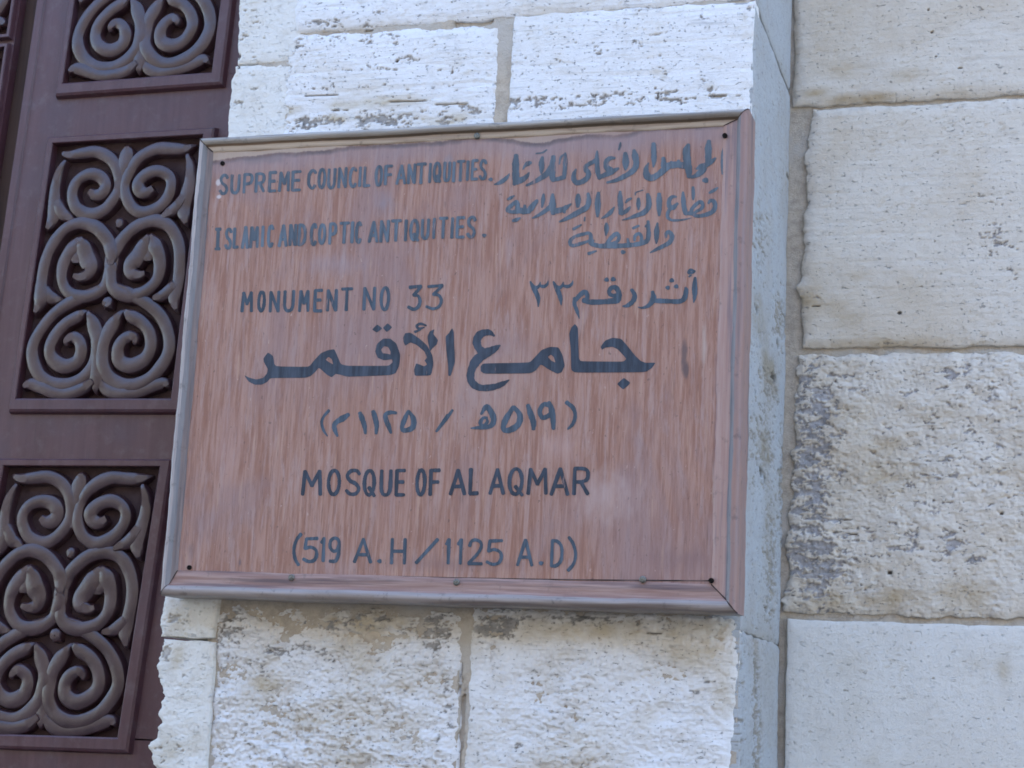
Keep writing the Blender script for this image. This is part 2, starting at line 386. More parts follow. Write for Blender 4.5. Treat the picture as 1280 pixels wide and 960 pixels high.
def mortar(parent, plane, u, v, holes, seed, res=.004, recess=.007, name='mortar'):
    nx, nz = int((u[1]-u[0])/res), int((v[1]-v[0])/res)
    U, V = np.meshgrid(np.linspace(u[0], u[1], nx), np.linspace(v[0], v[1], nz))
    h = -recess+.0022*fbm(U*30, V*30, seed, 5, .6)
    dk = blobs(U, V, px2(plane, holes)); dk = sst(.4, .6, dk+.25*fbm(U*50, V*50, seed+1, 3))
    h = h-.03*dk
    P = np.stack([RX+h, U, V], -1) if plane == 'flank' else np.stack([U, plane-h, V], -1)
    i = np.arange(nx*nz).reshape(nz, nx)
    Fc = np.stack([i[:-1,:-1].ravel(), i[:-1,1:].ravel(), i[1:,1:].ravel(), i[1:,:-1].ravel()], 1)
    return mesh_obj(name, P.reshape(-1, 3), Fc, MORTAR, parent, True, {'dark': dk.ravel()})

def X(px, py, d=PD): return at(px, py, d)[0]
def Z(px, py, d=PD): return at(px, py, d)[2]

# ---- the pier that carries the sign
pier = tag(empty('stone_pier', (0, .2, 0)), 'whitewashed stone pier behind the painted sign, between the carved door and the set-back wall', 'wall', kind='thing')
mb = MB(); mb.box((-.45, PD+.012, -ZO), (RX-.012, .62, 9.0)); mb.build('core', MORTAR, pier)
J1 = Z(640, 25)               # top joint
LX = X(346, 140)              # where the facing stones begin
mortar(pier, PD, (-.44, RX-.004), (-.95, .95), [
    (590, 27, .035, .008, 1.3), (575, 32, .012, .004, 1), (460, 36, .008, .004, 1), (420, 42, .012, .003, 1), (375, 44, .006, .004, 1), (735, 14, .006, .003, 1),
    (577, 900, .004, .06, 1), (574, 850, .003, .03, 1), (572, 950, .004, .05, 1.1)], 31, .003, .006)
a0 = X(622, 90); a1 = X(638, 90)
block(pier, PD, (X(352,5), X(366,36), RX-.003, RX-.003), (J1+.004, J1+.005, J1+.30, J1+.30), 101, LIME, amp=.004, groove=.0008, edge=.007,
      peel=[(400, 30, .04, .010, .8), (450, 30, .05, .008, .75), (480, 15, .03, .01, .55)], tan=[(420, 38, .05, .006, .8)], rag=.005,
      label='white limestone of the top course over the open joint')
block(pier, PD, (X(358,48), X(340,175), a0, X(619,130)), (.08, .08, Z(358,42), Z(622,30)), 113, LIME, amp=.0035, groove=.0011, edge=.007,
      peel=[(352, 100, .02, .12, .9), (480, 150, .16, .022, .85), (480, 80, .25, .08, .38), (370, 60, .03, .018, .8), (440, 52, .06, .010, .75), (490, 44, .03, .014, .6), (355, 110, .012, .08, .65), (380, 155, .08, .022, .9), (480, 150, .12, .012, .75), (590, 135, .05, .018, .65)],
      tan=[(470, 128, .12, .010, 1.1), (560, 148, .07, .014, 1), (360, 138, .05, .01, .9), (420, 148, .05, .01, .9)], dark=[(500, 127, .1, .0018, .75), (400, 119, .06, .002, .75), (430, 137, .05, .002, .6), (560, 130, .06, .002, .75), (496, 76, .005, .003, 1), (565, 90, .003, .003, 1)],
      rag=.006, label='white limestone above the left half of the sign, flaking along its lower edge')
block(pier, PD, (a1, X(632,130), RX-.003, RX-.003), (.08, .08, Z(640,19), Z(935,1)), 127, LIME, amp=.002, groove=.0007, edge=.004,
      peel=[(780, 122, .25, .02, .62), (780, 70, .3, .1, .3), (680, 126, .06, .018, .85), (640, 128, .03, .02, .85), (760, 128, .08, .010, .75), (900, 120, .05, .006, .9), (850, 124, .06, .006, .75), (880, 22, .03, .01, .4), (925, 10, .02, .01, .6)],
      dark=[(900, 119, .03, .002, .7), (822, 120, .002, .012, .7)], tan=[(830, 95, .006, .006, 1), (820, 90, .01, .008, .8)], label='smooth white limestone above the right half of the sign, speckled grey along its base')
block(pier, PD, (LX, LX-.01, RX-.003, RX-.003), (-.40, .07), 131, LIME, res=.006)
b0 = X(578.5, 800); b1 = X(587, 800)
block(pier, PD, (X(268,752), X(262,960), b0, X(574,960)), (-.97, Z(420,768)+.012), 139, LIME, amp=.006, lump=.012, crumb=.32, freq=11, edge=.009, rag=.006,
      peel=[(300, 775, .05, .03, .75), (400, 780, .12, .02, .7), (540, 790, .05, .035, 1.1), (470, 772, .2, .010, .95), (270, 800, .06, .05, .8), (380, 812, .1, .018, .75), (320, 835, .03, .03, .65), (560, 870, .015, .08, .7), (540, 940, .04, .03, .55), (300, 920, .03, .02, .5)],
      tan=[(460, 778, .16, .022, 1.1), (330, 850, .04, .06, .75), (420, 800, .08, .03, .6), (380, 900, .05, .02, .7), (500, 860, .04, .01, .7), (440, 950, .06, .02, .6)], tanbase=.4,  # uppermost tan band: the sign's contact shadow put into the stone colour
      label='rough lumpy limestone under the left half of the sign')
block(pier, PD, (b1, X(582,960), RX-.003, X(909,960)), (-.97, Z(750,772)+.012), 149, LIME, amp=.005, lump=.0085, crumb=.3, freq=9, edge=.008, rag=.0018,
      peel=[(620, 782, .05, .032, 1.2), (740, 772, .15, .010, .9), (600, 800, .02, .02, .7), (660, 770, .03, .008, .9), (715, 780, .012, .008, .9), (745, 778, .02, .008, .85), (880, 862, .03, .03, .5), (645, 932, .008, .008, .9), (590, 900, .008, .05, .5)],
      tan=[(730, 785, .2, .022, 1.0), (860, 800, .08, .05, .8), (900, 830, .03, .06, .7), (670, 950, .06, .02, .7)], tanbase=.4,  # tan along the top paints in the contact shadow of the sign
      dark=[(815, 792, .02, .002, .8)], label='pale limestone under the right half of the sign')
# the plain strip of plaster towards the door
st = dict(rag=.002, ragl=.006, edge=.004, depth=.52, amp=.003)
block(pier, PD+.0035, (X(307,-60), X(292,78), X(380,-60), X(372,78)), (Z(300,79), Z(310,-300)), 151, CLEANST, peel=[(350, 20, .01, .05, .4), (310, 40, .05, .1, .36)], dark=[(298, 70, .003, .006, 1)], name='plaster_strip', **st)
block(pier, PD+.0035, (X(291,79.5), X(276,190), X(371,79.5), X(362,190)), (.32, Z(300,81)), 157, CLEANST, dark=[(298, 84, .003, .004, 1)], peel=[(310, 120, .05, .1, .36)], name='plaster_strip', **st)
block(pier, PD+.006, (-.445, -.455, -.375, -.385), (-.412, .315), 158, CLEANST, res=.006, name='plaster_strip', **st)
block(pier, PD-.010, (X(204,752), X(202,796), X(276,754), X(268,797)), (Z(240,797), Z(205,752), Z(205,751), Z(275,755)) if False else (Z(235,797), Z(235,797), Z(235,740), Z(235,742)), 163, CLEANST, lump=.002,
      peel=[(216, 770, .02, .025, .9), (216, 785, .015, .015, .8)], tan=[(226, 775, .02, .03, .9)], rag=.003, ragl=.009, edge=.004, depth=.5, amp=.003, name='plaster_strip',
      label='chipped grey and white plaster just below the sign corner')
block(pier, PD-.008, (X(202,800), X(196,970), X(270,800), X(262,970)), (-.97, Z(235,800)), 167, CLEANST, lump=.0022,
      peel=[(208, 815, .014, .02, .9), (230, 845, .006, .01, .8), (205, 930, .02, .03, .6), (225, 935, .03, .01, .5)], tan=[(222, 815, .012, .03, .9), (208, 940, .03, .04, .8), (240, 925, .02, .02, .6)],
      rag=.003, ragl=.018, edge=.005, depth=.5, amp=.004, name='plaster_strip', label='white plaster strip with a ragged broken edge along the door')
# flank of the pier, running back to the set-back wall
JF = J1+.004
fl = dict(edge=.004, rag=.003, freq=6)
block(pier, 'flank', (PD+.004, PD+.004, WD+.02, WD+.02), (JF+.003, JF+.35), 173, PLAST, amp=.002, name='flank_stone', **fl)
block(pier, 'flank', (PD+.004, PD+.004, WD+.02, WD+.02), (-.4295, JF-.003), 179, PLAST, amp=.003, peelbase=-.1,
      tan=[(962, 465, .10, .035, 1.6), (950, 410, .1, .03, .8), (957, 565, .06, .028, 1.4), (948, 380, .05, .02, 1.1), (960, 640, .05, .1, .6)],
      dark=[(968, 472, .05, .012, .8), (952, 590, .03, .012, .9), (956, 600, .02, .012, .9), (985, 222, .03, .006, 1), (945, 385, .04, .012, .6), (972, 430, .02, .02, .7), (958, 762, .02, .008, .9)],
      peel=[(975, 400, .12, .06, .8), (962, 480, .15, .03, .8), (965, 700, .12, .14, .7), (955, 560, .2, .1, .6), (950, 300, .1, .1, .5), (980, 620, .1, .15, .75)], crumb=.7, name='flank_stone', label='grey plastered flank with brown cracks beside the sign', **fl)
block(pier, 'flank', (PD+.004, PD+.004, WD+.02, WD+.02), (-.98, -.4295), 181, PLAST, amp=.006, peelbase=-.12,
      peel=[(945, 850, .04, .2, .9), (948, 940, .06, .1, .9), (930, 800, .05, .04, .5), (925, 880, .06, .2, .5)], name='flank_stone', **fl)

# ---- the set-back wall on the right
wall = tag(empty('stone_wall', (1, .6, 0)), 'set-back wall of large pale limestone blocks to the right of the sign', 'wall', kind='thing')
mb = MB(); mb.box((RX-.003, WD+.014, -ZO), (7.0, .95, 9.0)); mb.build('core', MORTAR, wall)
j1, j2, j3 = Z(1140, 126, WD), Z(1140, 436, WD), Z(1140, 775, WD)
mortar(wall, WD, (RX-.004, 1.5), (-1.0, 1.15), [
    (1170, 123, .022, .006, 1.3), (1050, 129, .03, .002, .8), (1000, 129, .012, .003, .9), (1190, 434, .035, .009, 1.3), (1225, 432, .035, .005, 1.1), (1110, 435, .012, .003, .8),
    (1090, 768, .02, .008, 1.1), (1160, 772, .03, .003, 1), (1220, 772, .04, .003, 1), (1050, 770, .03, .003, .8), (975, 830, .006, .08, 1.1), (976, 900, .006, .08, 1.1), (974, 960, .006, .08, 1.1)], 41, .003, .013)
XR = 1.13
block(wall, WD, (RX+.004, RX+.004, XR, XR), (j1+.002, 1.18), 201, BEIGE, amp=.003, freq=7, edge=.008, rag=.004, groove=.0004,
      tan=[(1080, 122, .08, .012, 1.0), (1020, 115, .03, .01, 1.0), (1060, 85, .06, .02, .6), (1130, 95, .05, .02, .5), (993, 60, .01, .12, .7), (1190, 115, .06, .012, .5)],
      dark=[(1165, 40, .004, .002, .9), (1160, 12, .005, .002, .9), (1170, 70, .004, .002, .9), (1200, 85, .006, .002, .8)], peel=[(1030, 30, .04, .02, .3)], label='smooth cream stone at the top right, over the first joint')
block(wall, WD, (X(1014,135,WD), X(996,430,WD), XR, XR), (j2+.004, j1-.004), 211, BEIGE, ragl=.010, amp=.003, freq=6, edge=.007, rag=.004, groove=.0005,
      tan=[(1010, 370, .03, .05, 1.0), (1030, 385, .05, .02, .8), (1100, 428, .12, .012, .9), (1075, 345, .02, .01, .9), (1140, 360, .03, .03, .5), (1050, 400, .05, .02, .7), (1000, 300, .01, .08, .7)],
      peel=[(1240, 300, .06, .06, .55), (1265, 350, .04, .05, .5), (1015, 372, .02, .012, .6), (1230, 250, .06, .02, .4)], dark=[(1020, 383, .014, .002, .8), (1124, 391, .005, .003, 1)],
      label='cream stone with a narrow mortar strip on its left, between the first and second joint')
block(wall, WD, (X(994,447,WD), X(978,770,WD), XR, XR), (j3+.007, j2-.006), 223, BEIGE, ragl=.016, amp=.005, freq=9, lump=.005, edge=.008, rag=.007,
      peel=[(1012, 590, .065, .28, .92), (1020, 700, .09, .10, .95), (1020, 500, .07, .08, .9), (1200, 560, .2, .16, .42), (1160, 680, .16, .06, .6), (1180, 480, .12, .05, .6), (1012, 480, .03, .05, .85), (1035, 470, .05, .015, .7), (1015, 530, .05, .03, .85), (1005, 580, .03, .05, .8), (1010, 640, .06, .03, .9), (1000, 690, .05, .04, 1.0), (1040, 700, .05, .016, .95), (1010, 735, .05, .02, .95),
            (1070, 488, .04, .012, .75), (1190, 465, .05, .02, .8), (1165, 480, .04, .015, .7), (1210, 530, .08, .025, .65), (1150, 590, .07, .02, .6), (1165, 630, .06, .02, .6), (1120, 685, .06, .012, .7), (1190, 680, .05, .02, .75), (1220, 700, .04, .012, .7), (1100, 715, .03, .008, .7), (1250, 600, .05, .04, .45), (1240, 500, .05, .05, .45)],
      tan=[(1110, 560, .03, .02, .9), (1090, 600, .08, .04, .6), (1060, 750, .1, .02, .8), (1120, 745, .05, .02, .9), (1210, 745, .05, .02, .8), (1070, 520, .05, .03, .5), (1180, 515, .04, .015, .8)], tanbase=.25, crumb=.28,
      dark=[(1112, 716, .006, .004, .9), (1252, 642, .005, .004, .9), (1060, 650, .016, .002, .7), (1065, 668, .014, .002, .7)], label='badly flaked stone with grey patches along its left edge, beside the lower half of the sign')
block(wall, WD, (X(984,781,WD), X(979,960,WD), XR, XR), (-1.05, j3-.005), 229, CLEANST, amp=.0022, freq=6, edge=.003, rag=.002,
      tan=[(1255, 835, .014, .03, .8), (1210, 832, .03, .015, .45), (1060, 830, .03, .03, .35), (1090, 950, .02, .015, .5), (1075, 880, .03, .04, .25)], label='smooth newly cut white stone at the bottom right')
for z0, z1 in ((1.19, 1.8), (-1.66, -1.06)):
    block(wall, WD, (RX+.004, RX+.004, XR, XR), (z0, z1), int(500+z0*10), BEIGE, res=.008)
for z0, z1 in ((-1.05, j3-.007), (j3+.009, j2-.008), (j2+.007, j1-.008), (j1+.004, 1.18)):
    block(wall, WD, (XR+.012, XR+.012, XR+.9, XR+.9), (z0, z1), int(600+z0*10), BEIGE, res=.008)

# ------------------------------------------------------------------ carved doors
DD = .27                     # face of the flat door boards
SWK = [0]
def sweep(mb, pts, hgt, dz):
    """rounded carved ridge along (x, z, width) points lying on Y = DD+dz"""
    P = np.array(pts, float)
    Q = []
    E_ = np.vstack([2*P[0]-P[1], P, 2*P[-1]-P[-2]])
    for i in range(1, len(E_)-2):
        for k in range(5):
            u = k/5; a, b, c_, d = E_[i-1], E_[i], E_[i+1], E_[i+2]
            Q.append(.5*((2*b)+(-a+c_)*u+(2*a-5*b+4*c_-d)*u*u+(-a+3*b-3*c_+d)*u**3))
    Q.append(P[-1]); Q = np.array(Q); Q[:, 2] = np.maximum(Q[:, 2], .0015); SWK[0] += 1      # hand cut: no two alike
    ar = np.arange(len(Q))*.22; o_ = ar*0+SWK[0]*3.7
    Q[:, 0] += .0016*pnoise(ar*.5, o_, 3); Q[:, 1] += .0016*pnoise(ar*.5, o_, 4); Q[:, 2] *= 1+.10*pnoise(ar*.6, o_, 6); hv = 1+.08*pnoise(ar*.6, o_, 8)
    T = np.gradient(Q[:, :2], axis=0); T /= np.maximum(np.linalg.norm(T, axis=1), 1e-9)[:, None]
    N = np.stack([-T[:, 1], T[:, 0]], 1)
    prof = [(-.54, -.1), (-.5, .66), (-.43, .88), (-.31, .985), (0, 1.0), (.31, .985), (.43, .88), (.5, .66), (.54, -.1)]
    V = []
    for q, n, hk in zip(Q, N, hv):
        hh = hk*hgt*min(1, (q[2]/.012))**.5
        for o, h in prof: V.append((q[0]+n[0]*o*q[2], dz-h*hh, q[1]+n[1]*o*q[2]))
    m = len(prof); Fc = []
    for i in range(len(Q)-1):
        for j in range(m-1): Fc.append((i*m+j, i*m+j+1, (i+1)*m+j+1, (i+1)*m+j))
    Fc.append(tuple(range(m))); Fc.append(tuple((len(Q)-1)*m+j for j in reversed(range(m))))
    mb.add(V, Fc)
CW = 1.50
STR = [  # left half of one carved panel (read off the middle panel)
 [(318,212,6),(362,228,34),(440,220,46),(520,214,46),(590,247,45),(630,310,42),(640,390,40),(615,460,42),(560,525,45),(490,558,50),(420,530,48),(386,470,45),(388,410,42),(420,362,42),(480,336,46),(540,348,48),(568,392,50),(548,436,50),(508,446,42),(480,428,26)],
 [(348,258,14),(310,330,34),(292,410,42),(288,490,52),(288,550,58),(268,605,40),(243,652,6)],
 [(300,480,36),(328,545,46),(368,572,34),(405,600,8)],
 [(604,840,12),(603,790,46),(596,735,52),(575,690,50),(520,628,48),(440,600,48),(360,626,46),(295,692,46),(250,772,46),(228,860,46),(218,940,48),(216,1010,56),(200,1060,38),(176,1108,6)],
 [(228,955,36),(262,1000,46),(300,1018,34),(338,1024,8)],
 [(602,790,12),(598,835,46),(584,890,48),(562,945,46),(500,992,48),(430,1004,50),(365,980,46),(330,920,44),(332,850,48),(358,785,54),(396,728,56),(432,670,8)],
 [(432,672,8),(446,730,56),(464,790,66),(486,840,60),(474,882,46),(428,898,36),(396,890,20)],
 [(432,676,6),(424,730,50),(412,785,76),(404,822,30)],
 [(540,950,24),(450,998,44),(370,1038,48),(280,1102,46),(210,1190,46),(170,1280,46),(174,1362,50),(212,1436,50),(280,1480,52),(360,1488,52),(440,1450,50),(498,1380,50),(524,1300,52),(524,1230,50),(500,1150,50),(466,1076,8)],
 [(466,1078,8),(420,1112,44),(350,1152,46),(292,1216,46),(264,1290,46),(284,1352,50),(345,1384,54),(412,1358,52),(438,1300,48),(424,1246,44),(386,1224,40),(358,1246,30),(356,1272,14)],
 [(112,1508,6),(148,1482,38),(200,1490,48),(280,1524,46),(360,1534,46),(440,1512,46),(500,1466,26)],
]
MID = [[(685,170,6),(685,208,46),(674,262,60),(656,340,54),(650,420,46),(640,475,14)], [(612,690,8),(606,750,46),(597,830,56),(588,900,40),(584,950,8)],
       [(528,1190,8),(525,1260,46),(520,1400,54),(517,1470,50),(514,1538,6)], [(618,602,10),(648,604,42),(684,632,6)], [(548,1060,10),(580,1034,46),(622,1068,6)]]
def xz(c, d):
    return (lambda p: (p[0], p[2]))(at(c[0], c[1], d))
class Quad:
    """a panel opening: corner pixels TL TR BR BL -> (s, t) coordinates on the door"""
    def __init__(s, c, d=None, raw=False):
        s.p = c if raw else [xz(q, d) for q in c]
    def xz(s, a, b):
        tl, tr, br, bl = s.p
        L = (tl[0]*(1-b)+bl[0]*b, tl[1]*(1-b)+bl[1]*b); R = (tr[0]*(1-b)+br[0]*b, tr[1]*(1-b)+br[1]*b)
        return L[0]*(1-a)+R[0]*a, L[1]*(1-a)+R[1]*a
    def inv(s, x, z):
        tl, tr, br, bl = s.p; b = (tl[1]-z)/(tl[1]-bl[1]); b = ((tl[1]+tr[1])/2-z)/((tl[1]+tr[1])/2-(bl[1]+br[1])/2)
        L = tl[0]*(1-b)+bl[0]*b; R = tr[0]*(1-b)+br[0]*b
        return (x-L)/(R-L), b
FD = DD-.014                 # face of the raised panel mouldings
Q2 = Quad([(65.3,179),(253,168),(213,498),(19.5,498)], FD)
def tr(c): 
    x, z = xz((c[0]/4.3625, 140+c[1]/4.3625), FD); return Q2.inv(x, z)
PWID = Q2.p[1][0]-Q2.p[0][0]
def conv(st): return [(*tr(p), p[2]*CW/(4.3625*188.)) for p in st]
NSTR, NMID = [conv(s) for s in STR], [conv(s) for s in MID]

def panel(parent, q, ow, label=None):
    """moulded frame round a sunk field with its scrollwork; q opening, ow = outer margins l, t, r, b in metres"""
    wid = q.p[1][0]-q.p[0][0]
    mb = MB()
    for k, st in enumerate(NSTR):
        for mir in (0, 1):
            pts = [(*q.xz(1-a if mir else a, b), w_*wid) for a, b, w_ in st]
            if mir: pts = [(x, z, w_) for x, z, w_ in pts]
            sweep(mb, pts, .0190+.0004*((k*2+mir) % 7), DD+.008)
    for k, st in enumerate(NMID):
        sweep(mb, [(*q.xz(.5+(a-.5)*.6, b), w_*wid) for a, b, w_ in st], .0180+.0004*k, DD+.008)
    so__ = mb.build('scrollwork', CARVE, parent, True); so__.data.set_sharp_from_angle(angle=math.radians(33))
    # field
    f = MB(); p = [q.xz(-.01, -.01), q.xz(1.01, -.01), q.xz(1.01, 1.01), q.xz(-.01, 1.01)]
    f.quad(*[(x, DD+.008, z) for x, z in (p[3], p[2], p[1], p[0])]); f.build('field', FIELD, parent)
    # moulding: inner edge -> face -> chamfer -> door
    l, t_, r, b = ow; tl, tr_, br, bl = q.p
    rings = []
    for k, y in ((0, DD+.009), (0, FD+.002), (.10, FD), (.70, FD), (.86, FD+.003), (1.0, DD+.001)):
        rings.append([(tl[0]-l*k, y, tl[1]+t_*k), (tr_[0]+r*k, y, tr_[1]+t_*k), (br[0]+r*k, y, br[1]-b*k), (bl[0]-l*k, y, bl[1]-b*k)])
    m = MB()
    for A, B in zip(rings, rings[1:]):
        for i in range(4):
            j = (i+1) % 4; m.quad(A[i], A[j], B[j], B[i])
    fo = m.build('panel_moulding', DOORM, parent)
    if label: fo['label'] = label
    return rings[-1]

def shiftq(q, dx, dz): return Quad([(x+dx, z+dz) for x, z in q.p], raw=True)
door = tag(empty('carved_door', (-.75, DD+.03, 0)), 'dark brown wooden door leaf with carved scroll panels, beside the left edge of the sign', 'door', kind='thing')
Q1b = [(77.5,104),(264,90)]
# panel above: same height as the middle one, its lower edge is in view
b1_, b2_ = xz(Q1b[0], FD), xz(Q1b[1], FD); hgt = Q2.p[0][1]-Q2.p[3][1]
lean = (Q2.p[0][0]-Q2.p[3][0])/hgt
Q1 = Quad([(b1_[0]+lean*hgt, b1_[1]+hgt), (b2_[0]+lean*hgt, b2_[1]+hgt), b2_, b1_], raw=True)
Q3 = Quad([(4,582),(199,583),(146,922),(-52,916)], FD)
Q0 = shiftq(Q1, lean*(Q1.p[0][1]-Q2.p[0][1]), Q1.p[0][1]-Q2.p[0][1])
Q4 = shiftq(Q3, Q3.p[0][0]-Q2.p[0][0], Q3.p[0][1]-Q2.p[0][1])
OW = (.016, .016, .028, .030)
for q in (Q0, Q1, Q2, Q3, Q4): panel(door, q, OW)
# flat boards of the leaf with openings for the fields
zt, zb = Q0.p[0][1]+.25, -ZO+.02
def lx(z, px0=(52, 0), px1=(8, 250)):
    a, b = xz(px0, DD), xz(px1, DD); return a[0]+(b[0]-a[0])*(z-a[1])/(b[1]-a[1])
def leanx(x0, z0, z): return x0+lean*(z-z0)
def leaf_boards(parent, qs, xl, xr, mat):
    """stiles and rails: the door face around the openings, 35 mm thick"""
    m = MB()
    def slab(a, b, c, d):
        m.quad(*[(x, DD, z) for x, z in (a, b, c, d)])
    top = (zt, zt)
    for q in qs:
        tl, tr_, br, bl = q.p
        slab((xl(tl[1]), tl[1]), (xr(tr_[1]), tr_[1]), (xr(top[1]), top[1]), (xl(top[0]), top[0]))             # rail above
        slab((xl(bl[1]), bl[1]), bl, tl, (xl(tl[1]), tl[1])); slab(br, (xr(br[1]), br[1]), (xr(tr_[1]), tr_[1]), tr_)
        top = (bl[1], br[1])
    slab((xl(zb), zb), (xr(zb), zb), (xr(top[1]), top[1]), (xl(top[0]), top[0]))
    for fx, s in ((xl, -1), (xr, 1)):
        m.quad((fx(zb), DD, zb), (fx(zt), DD, zt), (fx(zt), DD+.035, zt), (fx(zb), DD+.035, zb))
    m.quad((xl(zb), DD+.035, zb), (xl(zt), DD+.035, zt), (xr(zt), DD+.035, zt), (xr(zb), DD+.035, zb))
    return m.build('boards', mat, parent)
xl = lambda z: leanx(lx(.5), .5, z)
xr = lambda z: -.40
leaf_boards(door, [Q0, Q1, Q2, Q3, Q4], xl, xr, DOORM)
# the raised meeting bead along the leaf's left edge
m = MB()
for z0, z1 in ((zb, zt),):
    for a, b, y0 in ((0, .022, DD-.004),):
        m.add([(xl(z0)+a, DD+.0005, z0), (xl(z0)+a+.003, y0, z0), (xl(z0)+b-.004, y0, z0), (xl(z0)+b, DD+.0005, z0),
               (xl(z1)+a, DD+.0005, z1), (xl(z1)+a+.003, y0, z1), (xl(z1)+b-.004, y0, z1), (xl(z1)+b, DD+.0005, z1)],
              [(0,1,5,4), (1,2,6,5), (2,3,7,6), (0,3,2,1), (4,5,6,7)])
m.build('edge_bead', DOORM, door)
# second leaf further left, only its edge and the ends of its carvings are in view
door2 = tag(empty('carved_door', (-1.2, DD+.03, 0)), 'second dark door leaf, only its right edge showing at the top left corner', 'door', kind='thing')
GAPW = .040
SH = xl(.5)-GAPW-(Q2.p[1][0]+.5*lean*0)-.045
xr2 = lambda z: xl(z)-GAPW
def sh2(q):
    dz_ = .115 if q in (Q0, Q1) else .215
    dx = (xr2(q.p[1][1]+dz_)-.013)-q.p[1][0]; return shiftq(q, dx, dz_)
qs2 = [sh2(q) for q in (Q0, Q1, Q2, Q3, Q4)]
for q in qs2: panel(door2, q, (.016, .010, .009, .010))
xl2 = lambda z: xr2(z)-.46
leaf_boards(door2, qs2, xl2, xr2, DOORM)
m = MB()
for z0, z1 in ((zb, zt),):
    m.quad((xr2(z0)-.004, DD+.022, z0), (xl(z0)+.004, DD+.022, z0), (xl(z1)+.004, DD+.022, z1), (xr2(z1)-.004, DD+.022, z1))
m.build('rebate', GAPM, door2)
# masonry round the doorway that is out of the picture: it closes the recess and shades it
jamb = tag(empty('door_surround', (-1, .5, 0)), 'plain limestone surround closing the doorway above and behind the carved doors', 'wall', kind='thing')
mb = MB(); mb.box((-6, PD, -ZO), (-1.75, .62, 9.0)); mb.build('side_wall', BEIGE, jamb)
mb = MB(); mb.box((-1.75, .30+.06, -ZO), (-.455, .62, 9.0)); mb.build('back_wall', BEIGE, jamb)
mb = MB(); mb.box((-1.748, PD+.02, 1.75), (-.46, .355, 9.0)); mb.build('lintel', BEIGE, jamb)

# ------------------------------------------------------------------ the sign
sign = tag(empty('painted_sign', (0, .03, ZO-.4113)), 'framed wooden sign with hand painted Arabic and English lettering naming the mosque', 'sign')
HW, HH = .5, .4113
# board
m = MB(); m.box((-HW+.012, BD, -HH+.03), (HW-.026, BD+.018, HH-.014)); m.build('board', BOARD, sign)
# moulded rails, mitred at the corners.  profile: (inward from the outer edge, Y)
PROF = [(0, .074), (0, .010), (.0015, .0045), (.005, .0008), (.009, 0), (.013, .0012), (.0165, .0045), (.0185, .0085), (.0205, .0095), (.030, .0102), (.041, .0112), (.0425, .0128)]
SIDES = {'top': (.80, .42), 'bottom': (1.08, 1.0), 'left': (.72, .5), 'right': (.95, 1.05)}     # bead and inner strip widths
def uu(side): 
    kb, ki = SIDES[side]; return [u*kb if i < 9 else .0205*kb+(u-.0205)*ki for i, (u, y) in enumerate(PROF)]
US = {k_: uu(k_) for k_ in SIDES}
def rail(side, mats, lab=None):
    V, Fc, mi = [], [], []
    n = 61; k = len(PROF)
    for i in range(n):
        s = i/(n-1)
        for j, (_, y) in enumerate(PROF):
            xl_, xr_, zt_, zb_ = -HW+US['left'][j], HW-.010-US['right'][j], HH-US['top'][j], -HH+.004+US['bottom'][j]
            if side == 'top': x, z = xl_+(xr_-xl_)*s, zt_
            elif side == 'bottom': x, z = xr_+(xl_-xr_)*s, zb_
            elif side == 'left': x, z = xl_, zb_+(zt_-zb_)*s
            else: x, z = xr_, zt_+(zb_-zt_)*s
            e = min(1, s*12, (1-s)*12)
            wob = e*(.0006*math.sin(s*23+len(side))+.0004*math.sin(s*61+j*3)+.0003*math.sin(s*139+j))
            V.append((x+(wob if side in ('left', 'right') else 0), y+wob*.6*(y < .03), z+(wob if side in ('top', 'bottom') else 0)))
    for i in range(n-1):
        for j in range(k-1):
            Fc.append((i*k+j, i*k+j+1, (i+1)*k+j+1, (i+1)*k+j)); mi.append(0 if j < (5 if side in ('left', 'right') else 6) else 2 if j < 8 else 1)
    o = mesh_obj('frame_rail', V, Fc, mats, sign, True, None, mi)
    if lab: o['label'] = lab
rail('top', [BEADT, INT, GROT], 'grey top rail with a pale bare inner strip')
rail('bottom', [BEADX, INX, INX], 'bottom rail with a rounded shiny bead and stained inner strip')
rail('left', [BEADZ, INL, GROL], 'grey left rail')
rail('right', [BEADP, INR, GROL], 'reddish right rail')
# dark strips laid over the mitres, standing in for the shade of open gaps
m = MB()
for sx, sz, sa, sb in ((-1, 1, 'left', 'top'), (1, 1, 'right', 'top'), (1, -1, 'right', 'bottom'), (-1, -1, 'left', 'bottom')):
    pl = []
    for j in range(1, len(PROF)):
        px_ = (-HW+US[sa][j]) if sx < 0 else (HW-.010-US[sa][j]); pz_ = (HH-US[sb][j]) if sz > 0 else (-HH+.004+US[sb][j])
        pl.append((px_, PROF[j][1]-.0006, pz_))
    V_ = []
    for j, p in enumerate(pl):
        w_ = .0005+.0004*math.sin(j*2.1+sx+2*sz)**2
        V_ += [(p[0]-w_*sz, p[1], p[2]+w_*sx), (p[0]+w_*sz, p[1], p[2]-w_*sx)]
    m.add(V_, [(2*j, 2*j+1, 2*j+3, 2*j+2) for j in range(len(pl)-1)])
    m.build('corner_seam', SEAM, sign); m = MB()
